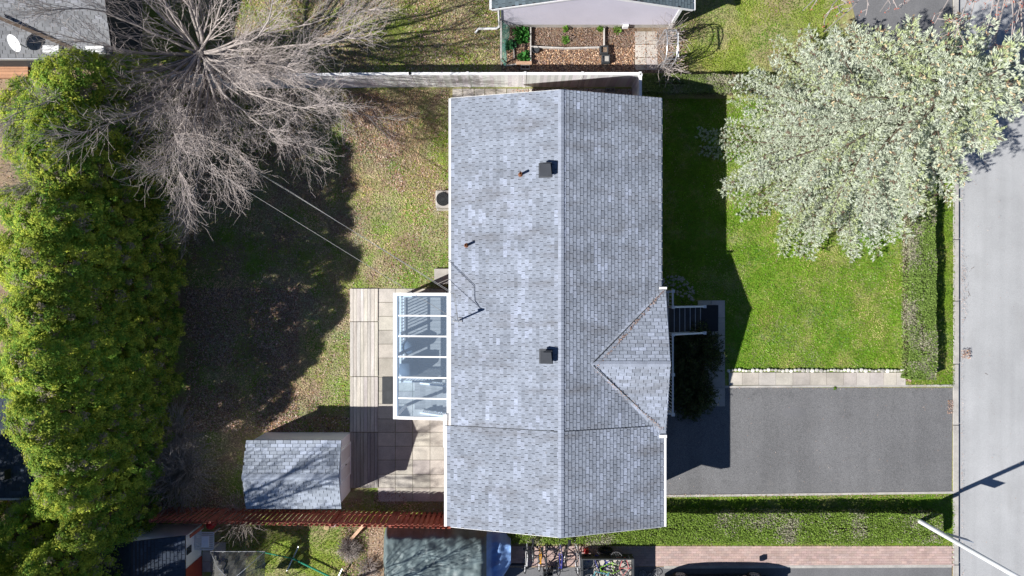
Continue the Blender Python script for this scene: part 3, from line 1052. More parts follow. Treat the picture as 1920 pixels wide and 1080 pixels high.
for (y) in (yp0 + .15, yp1 - .15, ys0 - .1):
    mb = MB(); mb.box(5.75, 5.87, y - .06, y + .06, PZ, 3.0); mb.build('roof_post', 'white', fp)
a = W(1310, 572); b = W(1346, 621)
mb = MB(); mb.box(a[0], b[0], b[1], a[1], .052, .075)
tag(mb.build('door_mat', 'black', bevel=.01), 'large black mat on the shaded slabs at the foot of the front stair', 'mat')

# ------------------------------------------------------------------ the garden shed
SX0, SX1, SY0, SY1 = -10.78, -7.10, -8.92, -6.33
shed = thing('garden_shed', 'white garden shed with pale shingle roof beside the wooden walk', 'shed', ((SX0 + SX1) / 2, (SY0 + SY1) / 2, 0))
sm = (SY0 + SY1) / 2
mb = MB(); mb.extr([(SY0, 0), (SY1, 0), (SY1, 2.05), (sm, 2.42), (SY0, 2.05)], 'x', SX0, SX1); mb.build('wall', 'siding', shed)
ey0, ey1 = SY0 - .1, SY1 + .1
mb = MB(); mb.extr([(ey0, 2.08), (ey0, 2.02), (sm, 2.44), (ey1, 2.02), (ey1, 2.08), (sm, 2.5)], 'x', SX0 - .1, SX1 + .12)
sr = mb.build('roof', 'underlay', shed)
mb = MB()
slp = .42 / (ey1 - sm)
shingle(mb, (SX0 - .1, ey1, 2.08), (1, 0, 0), (0, -1, slp), SX1 - SX0 + .22, math.hypot(ey1 - sm, .42), seed=11, amp=1.2)
shingle(mb, (SX0 - .1, ey0, 2.08), (1, 0, 0), (0, 1, slp), SX1 - SX0 + .22, math.hypot(ey1 - sm, .42), seed=12, amp=1.2)
MT['shed_shingle'] = M('shed_shingle', (.33, .37, .43), .95, .14, .8, 45, .2, .004, 160, tint=True)
mb.build('shingles', 'shed_shingle', sr)
mb = MB()
ridge_caps(mb, (SX0 - .1, sm, 2.5), (SX1 + .12, sm, 2.5), slp, slp, (0, 1, 0), .13)
mb.build('ridge_caps', 'shed_shingle', sr)
mb = MB(); mb.box(SX1 + .003, SX1 + .035, -8.15, -6.7, .1, 1.95)
dr = mb.build('door', 'white', shed)
mb = MB()
for (ya, yb_) in ((-8.13, -7.44), (-7.41, -6.72)):
    mb.box(SX1 + .036, SX1 + .055, ya, ya + .07, .12, 1.93); mb.box(SX1 + .036, SX1 + .055, yb_ - .07, yb_, .12, 1.93)
    mb.box(SX1 + .036, SX1 + .055, ya + .071, yb_ - .071, 1.86, 1.93); mb.box(SX1 + .036, SX1 + .055, ya + .071, yb_ - .071, .12, .19)
mb.build('trim', 'siding', dr)
mb = MB(); mb.box(SX1 + .056, SX1 + .09, -7.5, -7.47, 1.0, 1.14); mb.build('handle', 'black', dr)


# ------------------------------------------------------------------ fences
def board_fence(name, label, a, b, h, mat, board=.14, pitch=.215, both=True, cap=False, posts=2.4, seed=1, tilt=.0, plank_th=.018):
    rd = random.Random(seed)
    a = Vector((a[0], a[1], 0)); b = Vector((b[0], b[1], 0)); d = b - a; L = d.length; d.normalize(); nrm = Vector((-d.y, d.x, 0))
    t = thing(name, label, 'fence', tuple((a + b) / 2))
    m4 = Matrix(((d.x, nrm.x, 0, a.x), (d.y, nrm.y, 0, a.y), (0, 0, 1, 0), (0, 0, 0, 1)))
    mb = MB()
    x = 0; k = 0
    while x < L - board * .5:
        for s_ in ((-1, 1) if both else (-1,)):
            xx = x + (pitch / 2 if s_ > 0 and both else 0)
            if xx + board > L + .1: continue
            tt = rd.uniform(.8, 1.15); mb.tint = (tt, tt * rd.uniform(.95, 1.05), tt)
            hh = h + rd.uniform(-.025, .02) * (0 if cap else 1)
            y0 = s_ * .035
            mm = m4 @ Matrix.Translation((xx, y0, 0)) @ Matrix.Rotation(rd.uniform(-.004, .004) * (0 if cap else 1), 4, 'Y')
            mb.box(0, board, 0 if s_ > 0 else -plank_th, plank_th if s_ > 0 else 0, .03, hh, mm)
        x += pitch; k += 1
    mb.build('boards', mat, t)
    for z in (.35, h - .3):
        mb = MB(); mb.tint = (.85, .85, .85)
        mb.box(0, L, -.033, .033, z - .04, z + .04, m4)
        mb.build('rail', mat, t)
    n = max(2, int(round(L / posts)) + 1)
    for k in range(n):
        xx = L * k / (n - 1)
        mb = MB(); mb.box(xx - .05, xx + .05, -.052 - (.012 if cap else .0), .052 + (.012 if cap else .0), 0, h + (.06 if cap else -.03), m4)
        mb.build('post', mat, t)
    if cap:
        mb = MB(); mb.box(0, L, -.065, .045, h + .001, h + .04, m4); mb.build('top_rail', mat, t)
    return t


# white vinyl fence behind the house
fz = 1.75
fa = W(252, 166); fb = W(690, 165.5); fc = W(780, 161.5); fd = W(1186, 161.5)
MT['vinyl'] = M('white_vinyl', (.90, .90, .90), .5, .04, 1.5, 20, .04, tint=True)
board_fence('vinyl_fence', 'white vinyl privacy fence running behind the bare tree', fa, fc, fz, 'vinyl', .148, .15, False, True, 2.4, 5)
board_fence('vinyl_fence', 'white vinyl privacy fence between the house and the garden beds', fc, fd, fz, 'vinyl', .148, .15, False, True, 2.4, 6)
board_fence('vinyl_fence', 'short white vinyl fence return at the upper right corner of the house', W(1187, 164), W(1187, 232), fz, 'vinyl', .148, .15, False, True, 2.0, 7)
# red brown shadow-box fence
board_fence('wooden_fence', 'red brown wooden fence of overlapping boards running below the shed', W(320, 952), W(850, 963), 1.75, 'red', .135, .22, True, False, 2.4, 8)

# loose boards, logs
def plank(name, label, a, b, w, th, mat, cat='plank', group=None):
    mb = MB(); mb.bar(a, b, w, th)
    return tag(mb.build(name, mat, bevel=.006), label, cat, group)


MT['new_wood'] = M('pale_pine', (.50, .32, .21), .8, .15, 3, 20, .15)
plank('wooden_plank', 'pale orange plank leaning from the red fence onto the bare earth', W(683, 983, .7), W(653, 1017, .03), .13, .025, 'new_wood')
for i, (px, py, r, lab) in enumerate(((612, 989, .13, 'tan log stump lying below the red fence'), (624, 983, .15, 'pale pinkish stump touching the red fence'))):
    x, y, _ = W(px, py, .25)
    mb = MB(); mb.lathe((x, y, 0), [(r * 1.1, 0), (r, .1), (r * .98, .24), (r * .9, .27)], 14)
    tag(mb.build('log_stump', M('stump_wood_%d' % i, ((.48, .36, .2), (.58, .46, .42))[i], .9, .2, 6, 30, .15)), lab, 'stump')

# ------------------------------------------------------------------ neighbour's garage at the top
ng = thing('neighbour_garage', 'pale lavender sided garage with dark roof at the top of the view', 'garage', (3.3, 14.5, 0))
gx0_, gx1_, gy_ = -.42, 6.9, 11.42
mid = (gx0_ + gx1_) / 2
mb = MB()
prof = [(gx0_, .45), (gx1_, .45), (gx1_, 2.4), (mid, 3.6), (gx0_, 2.4)]
mb.extr(prof, 'y', gy_ + 7, gy_)
nlap = 24
for k in range(nlap):                       # lapped siding boards on the wall that faces the garden
    z0 = .46 + k * .13; z1 = z0 + .128
    def xr(z): return (gx0_ + max(0, z - 2.4) / 1.2 * (mid - gx0_), gx1_ - max(0, z - 2.4) / 1.2 * (gx1_ - mid))
    (a0, b0), (a1, b1) = xr(z0), xr(min(z1, 3.55))
    if z0 > 3.45: break
    mb.poly([(a0, gy_ - .022, z0), (b0, gy_ - .022, z0), (b1, gy_ - .008, min(z1, 3.55)), (a1, gy_ - .008, min(z1, 3.55))])
    mb.poly([(a0, gy_ - .004, z0), (b0, gy_ - .004, z0), (b0, gy_ - .022, z0), (a0, gy_ - .022, z0)])
mb.build('wall', 'lilac', ng)
mb = MB(); mb.box(gx0_ + .01, gx1_ - .01, gy_ + .02, gy_ + 6.9, 0, .45); mb.build('foundation', 'kerb', ng)
MT['slate'] = M('dark_shingle', (.10, .13, .145), .95, .2, .8, 45, .25, tint=True)
mb = MB()
rs = 1.2 / (mid - gx0_)
ex0, ex1 = -.82, 7.35
zel = 2.4 - rs * (gx0_ - ex0) + .05; zer = 2.4 - rs * (ex1 - gx1_) + .05
mb.extr([(ex0, zel), (ex0, zel - .12), (mid, 3.55), (ex1, zer - .12), (ex1, zer), (mid, 3.67)], 'y', gy_ + 7.3, gy_ - .12)
rr_ = mb.build('roof', 'underlay', ng)
mb = MB()
shingle(mb, (ex0, gy_ - .12, zel), (0, 1, 0), (1, 0, rs), 3.5, 4.2, seed=21)
shingle(mb, (ex1, gy_ - .12, zer), (0, 1, 0), (-1, 0, rs), 3.5, 4.2, seed=22)
mb.build('shingles', 'slate', rr_)
mb = MB()
mb.bar((ex0, gy_ - .135, zel - .06), (mid, gy_ - .135, 3.6), .02, .13); mb.bar((mid, gy_ - .135, 3.6), (ex1, gy_ - .135, zer - .06), .02, .13)
mb.box(ex0 - .1, ex0 - .005, gy_ - .1, gy_ + 7, zel - .12, zel - .02); mb.box(ex1 + .005, ex1 + .1, gy_ - .12, gy_ + 7, zer - .12, zer - .02)
mb.build('gutter', 'white', ng)
mb = MB(); mb.box(gx1_ - .06, gx1_ + .07, gy_ - .05, gy_ + .05, .02, 2.35); mb.box(gx0_ - .05, gx0_ + .0, gy_ - .03, gy_ + .05, .02, 2.35)
mb.build('corner_trim', 'white', ng)
mb = MB()
a = W(939, 50, .4)
mb.tube([(gx0_ - .12, gy_ - .05, 2.2), (gx0_ - .12, gy_ - .06, .4), (gx0_ - .25, gy_ - .1, .22), W(897, 54, .15), W(891, 62, .1)], .05, 8)
mb.build('downspout', 'white', ng)
mb = MB(); x, y, _ = W(1172, 49, .3); mb.box(x - .12, x + .12, gy_ - .13, gy_ - .03, .25, .55)
mb.build('dryer_vent', 'white', ng, bevel=.01)

# ------------------------------------------------------------------ garden beds in front of it
def board(label, pa, pb, z0=.01, z1=.2, w=.05, mat='wood', name='bed_board', group='boards round the garden beds'):
    a = W(*pa, z1); b = W(*pb, z1)
    mb = MB(); mb.bar((a[0], a[1], (z0 + z1) / 2), (b[0], b[1], (z0 + z1) / 2), w, z1 - z0)
    return tag(mb.build(name, mat), label, 'board', group)


board('upright edging board between the leafy green bed and the brown beds', (995, 51), (995, 115))
board('long edging board crossing the brown beds from left to right, its left half', (996, 87), (1057, 89.5))
board('long edging board crossing the brown beds, its right half ending at the pots', (1058, 90), (1124, 88))
board('edging board running down from the garage wall to the square pots', (1133, 51), (1133, 86))
board('grey edging board along the bottom of the leafy green bed', (946, 123), (970, 120), .01, .12)
board('short board standing in the leafy green bed', (963, 90), (964, 108), .01, .15, .03)
plank('wooden_plank', 'thick reddish brown plank lying above the cinder block', W(968, 118, .25), W(997, 118, .25), .14, .06, 'new_wood')
for (px, py, lab) in ((985, 126.5, 'pale cinder block with two holes below the reddish plank'), (1144, 170, 'shaded cinder block between the white fence and the house')):
    x, y, _ = W(px, py, .1)
    mb = MB(); h = .19
    mb.box(x - .2, x + .2, y - .1, y - .065, 0.01, h); mb.box(x - .2, x + .2, y + .065, y + .1, 0.01, h)
    for dx in (-.2, -.0175, .165):
        mb.box(x + dx, x + dx + .035, y - .064, y + .064, 0.01, h - .002)
    tag(mb.build('cinder_block', 'kerb'), lab, 'block')
for (px, py, lab, s) in ((1133, 93, 'square dark planter with green growth at the end of the long board', 1), (1136, 110, 'square grey planter below the planted one', 0)):
    x, y, _ = W(px, py, .3)
    pt = thing('planter', lab, 'planter', (x, y, 0))
    mb = MB()
    for (a, b, c, d) in ((-.17, -.13, -.17, .17), (.13, .17, -.17, .17), (-.128, .128, -.17, -.13), (-.128, .128, .13, .17)):
        mb.box(x + a, x + b, y + c, y + d, .01, .32)
    mb.build('pot', 'dark', pt)
    mb = MB(); mb.box(x - .13, x + .13, y - .13, y + .13, .01, .24); mb.build('soil', 'soil' if s else 'kerb', pt)
x, y, _ = W(1004, 92, .2)
mb = MB(); mb.lathe((x, y, .005), [(.13, 0), (.17, .2), (.15, .2), (.14, .12), (.02, .12)], 16)
tag(mb.build('round_pot', 'dark'), 'round pot of dry growth tucked in the corner of the lower bed', 'pot')


def leafy_plant(name, label, px, py, r, n, col, cat='plant', leaf=.12, h=.35, group=None, z0=0):
    x, y, _ = W(px, py, h * .6)
    g = np.random.default_rng(int(px * 7 + py))
    d = rand_dirs(n, g); d[:, 2] = np.abs(d[:, 2])
    rad = g.uniform(.25, 1, n)[:, None]
    C = np.array([[x, y, z0 + .03]]) + d * rad * np.array([[r, r, h]])
    U = unit(d + g.normal(0, .5, d.shape) * np.array([[1, 1, .4]]))
    S = unit(np.cross(U, np.array([[0, 0, 1.]])) + g.normal(0, .3, U.shape))
    tint = np.array(col)[None] * g.uniform(.6, 1.35, (n, 1)) * (1 + g.normal(0, .06, (n, 3)))
    return tag(npmesh(name, diamonds(C, U, S, g.uniform(.6, 1.2, n) * leaf, g.uniform(.4, .8, n) * leaf), 'leaf', tint=tint), label, cat, group)


leafy_plant('leafy_plant', 'lush bright green plant at the top of the leafy bed', 978, 64, .42, 260, (.06, .22, .04), leaf=.2)
leafy_plant('leafy_plant', 'bright green plant low in the leafy bed above the plank', 984, 106, .32, 130, (.06, .22, .04), leaf=.18)
leafy_plant('leafy_plant', 'green plant against the green netting', 955, 83, .3, 110, (.05, .18, .07), leaf=.16)
leafy_plant('grass_clump', 'green clump in the middle of the upper brown bed', 1060, 73, .2, 110, (.1, .24, .03), leaf=.09)
leafy_plant('grass_clump', 'small green clump under the garage wall left of the board', 1061, 53, .15, 80, (.12, .24, .03), leaf=.09)
leafy_plant('grass_clump', 'small green clump beside the downward edging board', 1126, 53, .15, 80, (.12, .24, .03), leaf=.09)
leafy_plant('grass_clump', 'loose green clump right of the downward edging board', 1157, 55, .2, 90, (.14, .24, .04), leaf=.1)
leafy_plant('green_shrub', 'small green shrub showing through the bare branches below the white fence, left', 500, 190, .5, 500, (.06, .17, .04), 'shrub', leaf=.09, h=.5)
leafy_plant('green_shrub', 'small green shrub below the white fence, right of the bare crown', 606, 192, .5, 500, (.06, .17, .04), 'shrub', leaf=.09, h=.5)
leafy_plant('weed_tuft', 'small weed at the upper edge of the asphalt driveway', 1565, 728, .09, 40, (.14, .26, .02), leaf=.07, h=.08)

# netting at the left edge of the beds
nt = thing('garden_netting', 'green garden netting hanging from a pale rail left of the beds', 'netting', (*W(940, 90)[:2], 0))
ax_, ay_, _ = W(940, 50); bx_, by_, _ = W(940, 128)
mb = MB(); mb.bar((ax_, ay_, 1.0), (bx_, by_ + .1, 1.0), .07, .05); mb.bar((ax_, ay_, 0), (ax_, ay_, 1.0), .05, .05); mb.bar((bx_, by_ + .12, 0), (bx_, by_ + .12, 1.0), .05, .05)
mb.build('rail', 'wood', nt)
MT['green_net'] = M('green_net', (.12, .30, .24), .8, .3, 2, 20, .2)
segA, segB = [], []
nw = 26
for k in range(nw + 1):
    t = k / nw
    yv = ay_ + (by_ - ay_) * t
    w = .32 * (1 - .55 * t) * (1 + .2 * math.sin(9 * t))
    segA.append((ax_ + .03, yv, 1.0)); segB.append((ax_ + .03 + w, yv + .03 * math.sin(20 * t), .04))
for k in range(12):
    for j in range(nw):
        t = j / nw; t2 = (j + 1) / nw; f = (k + .5) / 12
        wa = .32 * (1 - .55 * t) * (1 + .2 * math.sin(9 * t)) * f; wb = .32 * (1 - .55 * t2) * (1 + .2 * math.sin(9 * t2)) * f
        segA.append((ax_ + .03 + wa, ay_ + (by_ - ay_) * t, 1 - .96 * f)); segB.append((ax_ + .03 + wb, ay_ + (by_ - ay_) * t2, 1 - .96 * f))
segA = np.array(segA); segB = np.array(segB)
npmesh('net', tubes(segA, segB, np.full(len(segA), .007), np.full(len(segA), .007), 3), 'green_net', nt)

# arbour with bare vines
ar = thing('garden_arbour', 'metal arch arbour with bare vines at the right end of the beds', 'arbour', (*W(1238, 113)[:2], 0))
xa, xb = W(1230, 0)[0], W(1248, 0)[0]
yt, ybm = W(0, 84)[1], W(0, 140)[1]
ym = (yt + ybm) / 2; rw = (yt - ybm) / 2
mb = MB()
for x in (xa, xb):
    pts = [(x, yt, 0), (x, yt, 1.7)]
    for k in range(1, 12):
        a = math.pi * k / 12
        pts.append((x, ym + rw * math.cos(a), 1.7 + .5 * math.sin(a)))
    pts += [(x, ybm, 1.7), (x, ybm, 0)]
    mb.tube(pts, .022, 6)
mb.build('arch_hoops', 'steel', ar)
mb = MB()
for yv, zs in ((yt, [.3, .7, 1.1, 1.5]), (ybm, [.3, .7, 1.1, 1.5])):
    for z in zs: mb.tube([(xa, yv, z), (xb, yv, z)], .012, 5)
    mb.tube([((xa + xb) / 2, yv, 0), ((xa + xb) / 2, yv, 1.7)], .01, 5)
for k in range(0, 12, 2):
    a = math.pi * (k + .5) / 12
    mb.tube([(xa, ym + rw * math.cos(a), 1.7 + .5 * math.sin(a)), (xb, ym + rw * math.cos(a), 1.7 + .5 * math.sin(a))], .012, 5)
mb.build('rungs', 'steel', ar)
mb = MB(); mb.bar((xb + .07, yt - .2, 1.95), (xb + .07, ybm + .1, 2.0), .05, .05); mb.build('white_bar', 'white', ar)
g = np.random.default_rng(5)
SA, SB = [], []
for cx, cy in (((xa + xb) / 2, yt), ((xa + xb) / 2, ybm)):
    for k in range(95):
        p = np.array([cx + g.normal(0, .12), cy + g.normal(0, .1), g.uniform(0, 1.2)])
        d = unit(np.array([g.normal(0, .3), g.normal(0, .3), 1.0]))
        for s_ in range(5):
            q_ = p + d * .24
            SA.append(p); SB.append(q_); p = q_
            d = unit(d + g.normal(0, .38, 3))
            if p[2] > 2.15: d[2] *= .2; d[1] += .5 * (1 if cy < ym else -1)
SA = np.array(SA); SB = np.array(SB)
npmesh('bare_vine', tubes(SA, SB, np.full(len(SA), .008), np.full(len(SA), .006), 3), 'twig', ar)
# folded wire panel and lattice leaning by the arbour
mb = MB()
for k in range(13):
    f = k / 12
    a = W(1228 + 24 * f, 129 - 20 * f, .1); b = W(1245 + 18 * f, 114 - 10 * f, 1.1)
    mb.tube([a, b], .012, 4)
mb.tube([W(1228, 130, .1), W(1258, 106, .1)], .02, 5); mb.tube([W(1243, 116, 1.1), W(1266, 100, 1.1)], .02, 5)
tag(mb.build('trellis_panel', 'steel'), 'grey wire trellis panel leaning at the lower foot of the arbour', 'trellis')

# ------------------------------------------------------------------ foliage builders
def hedge(name, label, px0_, py0_, px1_, py1_, h, col, n, leaf=.05, twiggy=.3, group='clipped hedges'):
    """clipped hedge box: two opposite corners in photo position at top height"""
    x0, y0, _ = W(px0_, py0_, h); x1, y1, _ = W(px1_, py1_, h)
    x0, x1 = sorted((x0, x1)); y0, y1 = sorted((y0, y1))
    g = np.random.default_rng(int(px0_ + py0_))
    t = thing(name, label, 'hedge', ((x0 + x1) / 2, (y0 + y1) / 2, 0), group)
    P_ = np.stack([g.uniform(x0, x1, n), g.uniform(y0, y1, n), g.uniform(.05, h, n)], 1)
    face = g.uniform(0, 1, n)
    dep = np.abs(g.normal(0, .07, n))
    top = face < .6
    P_[top, 2] = h - dep[top] * 1.3
    rest = ~top
    k = g.integers(0, 4, n)
    m_ = rest & (k == 0); P_[m_, 0] = x0 + dep[m_]
    m_ = rest & (k == 1); P_[m_, 0] = x1 - dep[m_]
    m_ = rest & (k == 2); P_[m_, 1] = y0 + dep[m_]
    m_ = rest & (k == 3); P_[m_, 1] = y1 - dep[m_]
    # uneven clipping
    P_[:, 2] += (fbm(P_[:, 0], P_[:, 1], .7, 4) - .5) * .16 * (P_[:, 2] / h)
    bulge = (fbm(P_[:, 0] + P_[:, 1], P_[:, 2], .8, 8) - .5) * .14
    P_[:, 0] += bulge * np.sign(P_[:, 0] - (x0 + x1) / 2) * (x1 - x0 < 3)
    P_[:, 1] += bulge * np.sign(P_[:, 1] - (y0 + y1) / 2) * (y1 - y0 < 3)
    ctr = np.array([[(x0 + x1) / 2, (y0 + y1) / 2, 0]])
    NN = rand_dirs(n, g) * .75 + np.where(top[:, None], np.array([[0, 0, 1.]]), unit((P_ - ctr) * np.array([[1 / (x1 - x0), 1 / (y1 - y0), 0.01]])))
    U, SS = facing(NN, g)
    mac = fbm(P_[:, 0], P_[:, 1], 1.0, 12)
    bare = (mac + g.normal(0, .15, n)) < twiggy + .12
    tint = np.where(bare[:, None], np.array([[.40, .38, .27]]), np.array(col)[None] * 1.35) * g.uniform(.55, 1.4, (n, 1))
    npmesh('foliage', diamonds(P_, U, SS, g.uniform(.7, 1.3, n) * leaf * 1.35, g.uniform(.5, .9, n) * leaf), 'leaf', t, tint=tint)
    m = int(n / 18)
    A = np.stack([g.uniform(x0 + .1, x1 - .1, m), g.uniform(y0 + .1, y1 - .1, m), np.full(m, .0)], 1)
    B = A + np.stack([g.normal(0, .12, m), g.normal(0, .12, m), g.uniform(.6, 1.02, m) * h], 1)
    npmesh('stems', tubes(A, B, np.full(m, .012), np.full(m, .006), 3), 'dark_bark', t)
    return t


hedge('hedge', 'long clipped hedge between the driveway and the pink paver walk', 944, 963, 1768, 1021, .8, (.15, .23, .035), 90000, .05, .14)
hedge('hedge', 'upright clipped hedge between the front lawn and the road verge', 1706, 290, 1757, 712, .75, (.16, .24, .05), 52000, .05, .24)
hedge('hedge', 'low hedge running from the white fence corner towards the blue spruce', 1206, 139, 1436, 172, .7, (.16, .21, .06), 24000, .05, .28)


def cedar(label, px, py, h, rad, seed, n=620, tone=1.0, group='tall cedars along the left edge', tw=1.0):
    x, y, _ = W(px, py)
    g = np.random.default_rng(seed)
    t = thing('cedar_tree', label, 'tree', (x, y, 0), group)
    lean = g.normal(0, .15, 2)
    # clumps over a flame-shaped surface of revolution
    u = g.uniform(0, 1, n) ** .85
    zc_ = .3 + u * (h - .35)
    prof = np.minimum(1, (1 - u) ** .38 * 1.1) * np.minimum(1, .8 + u * 1.4)
    th = g.uniform(0, 2 * np.pi, n)
    lobes = 1 + .09 * np.sin(3 * th + seed) + .08 * np.sin(5 * th + u * 9 + seed * 2)
    rr = rad * prof * lobes * (1.03 - .3 * g.uniform(0, 1, n) ** 2)
    C = np.stack([x + lean[0] * u + rr * np.cos(th), y + lean[1] * u + rr * np.sin(th), zc_], 1)
    out = np.stack([np.cos(th), np.sin(th), np.full(n, .55)], 1)
    k = 44
    Cc = np.repeat(C, k, 0); Oo = np.repeat(unit(out), k, 0)
    cs = g.uniform(.10, .24, n)
    off = rand_dirs(n * k, g) * (g.uniform(0, 1, (n * k, 1)) ** .5) * np.repeat(cs, k)[:, None]
    P_ = Cc + off * np.array([[1, 1, 1.2]])
    U = unit(Oo + rand_dirs(n * k, g) * .75 + unit(off) * .5)
    P_[:, 2] = np.maximum(P_[:, 2], .05)
    ct = g.uniform(0, 1, n) ** 1.4
    warm = np.array([.50, .53, .075]); cool = np.array([.14, .27, .04])
    base = warm[None] * ct[:, None] + cool[None] * (1 - ct[:, None])
    dead = g.uniform(0, 1, n) < .07
    base[dead] = (.28, .25, .17)
    tint = np.repeat(base, k, 0) * g.uniform(.7, 1.3, (n * k, 1)) * tone * 1.15
    L = g.uniform(.06, .125, n * k) * tw
    NN = Oo * .9 + unit(off) * .5 + rand_dirs(n * k, g) * .65 + np.array([[-.25, -.1, .8]])
    U, SS = facing(NN, g)
    q1 = diamonds(P_, U, SS, L, L * g.uniform(.35, .55, n * k))
    npmesh('crown', q1, 'cedar', t, tint=tint)
    mb = MB(); mb.tube([(x, y, 0), (x + lean[0] * .5, y + lean[1] * .5, h * .5), (x + lean[0], y + lean[1], h * .93)], [.16, .1, .02], 8)
    # inner boughs
    m = 70
    for i in range(m):
        z = g.uniform(.4, h * .85); a = g.uniform(0, 6.28); r_ = rad * min(1, (1 - z / h) ** .6) * .8
        mb.tube([(x, y, z), (x + math.cos(a) * r_, y + math.sin(a) * r_, z + r_ * .35)], [.03, .008], 4, False)
    mb.build('trunk', 'dark_bark', t)
    return t


cedars = [
    (266, 222, 6.3, 1.9, 'cedar at the top of the row, half under the bare branches'),
    (262, 290, 6.6, 1.95, 'second cedar from the top of the left row'),
    (262, 362, 7.2, 1.95, 'third cedar from the top, touching the lower tips of the bare tree'),
    (262, 432, 7.7, 1.85, 'fourth cedar from the top of the left row'),
    (262, 505, 7.9, 1.95, 'fifth cedar from the top, level with the widest bulge of the row'),
    (266, 578, 7.9, 1.9, 'cedar level with the top of the wooden walk'),
    (262, 650, 8.1, 1.9, 'cedar level with the middle of the wooden walk'),
    (254, 720, 7.8, 1.85, 'cedar level with the lower end of the glass roof'),
    (240, 790, 6.8, 1.75, 'cedar just above the dark roof at the left edge'),
    (236, 862, 6.0, 1.55, 'last cedar of the row, beside the dry grey shrub'),
    (248, 935, 5.0, 1.25, 'shaded cedar behind the left end of the red fence'),
    (205, 1000, 5.6, 1.5, 'cedar between the small white shed and the left edge'),
    (140, 950, 4.2, 1.4, 'smaller cedar below the dark roof at the left edge'),
    (150, 1060, 5.4, 1.6, 'cedar at the bottom left edge of the view'),
    (262, 1100, 4.6, 1.2, 'cedar at the bottom left beyond the small white shed'),
    (140, 232, 4.6, 1.5, 'low cedar just below the orange deck at the left edge'),
    (150, 300, 4.4, 1.4, 'low rounded cedar left of the row above the bare patch'),
    (196, 262, 5.2, 1.6, 'low cedar filling behind the top of the row, below the orange deck'),
    (190, 345, 5.0, 1.5, 'low cedar behind the row beside the upper bare brown ground'),
    (190, 425, 5.8, 1.7, 'cedar behind the fourth of the row at the left edge'),
    (186, 505, 6.0, 1.8, 'cedar behind the widest bulge of the row at the left edge'),
    (186, 590, 6.0, 1.8, 'cedar behind the row level with the top of the wooden walk'),
    (186, 672, 5.8, 1.7, 'cedar behind the row level with the middle of the glass roof'),
    (196, 748, 5.0, 1.5, 'cedar behind the row just above the dark roof corner'),
    (-125, 950, 9.5, 2.2, 'unseen cedar added beyond the left edge to shade the dark roof, upper'),  # this cedar and the next are added out of view for roof shade
    (-90, 1030, 9.5, 2.2, 'unseen cedar added beyond the left edge to shade the dark roof, lower'),
    (60, 990, 3.6, 1.4, 'small cedar below the dark roof, nearest the left edge'),
    (70, 1075, 4.0, 1.5, 'small cedar in the very bottom left corner'),
]
for i, (px, py, h, rad, lab) in enumerate(cedars):
    cedar(lab, px + 11, py, h * .97, rad * 1.1, 100 + i, n=int(640 * h * rad / 8), tone=1.0 + .1 * math.sin(i * 2.3))


# dry grey shrub and juniper
def twig_shrub(name, label, px, py, r, h, n, mat, leaves=0, lcol=(.1, .15, .05), seed=0, lsz=.06):
    x, y, _ = W(px, py)
    g = np.random.default_rng(seed)
    t = thing(name, label, 'shrub', (x, y, 0))
    A, B = [], []
    for k in range(n):
        a = g.uniform(0, 6.28); q0 = g.uniform(0, .45) * r
        p = np.array([x + math.cos(a) * q0, y + math.sin(a) * q0, 0.0])
        d = unit(np.array([math.cos(a) * .7, math.sin(a) * .7, 1.0]) + g.normal(0, .3, 3))
        for s_ in range(5):
            q_ = p + d * (h / 3.8) * g.uniform(.7, 1.2)
            A.append(p); B.append(q_); p = q_
            d = unit(d + g.normal(0, .45, 3) + np.array([math.cos(a) * .25, math.sin(a) * .25, -.05 * s_]))
    A = np.array(A); B = np.array(B)
    B[:, 2] = np.maximum(B[:, 2], .02)
    npmesh('stems', tubes(A, B, np.full(len(A), .007), np.full(len(A), .005), 3), mat, t)
    if leaves:
        i = g.integers(0, len(A), leaves)
        P_ = A[i] + (B[i] - A[i]) * g.uniform(0, 1, (leaves, 1)) + g.normal(0, .05, (leaves, 3))
        P_[:, 2] = np.maximum(P_[:, 2], .03)
        U = unit((B - A)[i] + rand_dirs(leaves, g) * .25)
        npmesh('foliage', diamonds(P_, U, side_of(U, g), g.uniform(.7, 1.4, leaves) * lsz, g.uniform(.25, .45, leaves) * lsz), 'leaf', t,
               tint=np.array(lcol)[None] * g.uniform(.6, 1.4, (leaves, 1)))
    return t


twig_shrub('dry_shrub', 'dry grey leafless shrub between the cedars and the garden shed', 345, 880, 1.3, 1.5, 620, 'bark', 2500, (.24, .22, .17), 3)
twig_shrub('dry_shrub', 'smaller dry grey shrub above the large one beside the cedars', 330, 815, 1.0, 1.3, 380, 'bark', 1200, (.24, .22, .17), 4)
twig_shrub('dry_shrub', 'low charcoal grey shrub on the bare earth below the leaning plank', 656, 1027, .55, .4, 420, 'bark', 1200, (.22, .2, .17), 5, .05)
twig_shrub('dry_shrub', 'wispy dead brush on the bare earth left of the covered trailer', 692, 1062, .5, .4, 160, 'twig', 0, seed=6)
twig_shrub('dry_shrub', 'tangle of dead vine stems hanging over the red fence above the shaded grass', 458, 968, .6, 1.1, 120, 'bark', 0, seed=16)
twig_shrub('juniper_shrub', 'dark spreading juniper in the shade below the front stair', 1296, 660, 1.0, 1.0, 420, 'dark_bark', 15000, (.075, .10, .03), 7, .13)
twig_shrub('juniper_shrub', 'second dark juniper below it, reaching the shaded driveway', 1290, 735, .8, .9, 300, 'dark_bark', 11000, (.075, .10, .03), 8, .13)

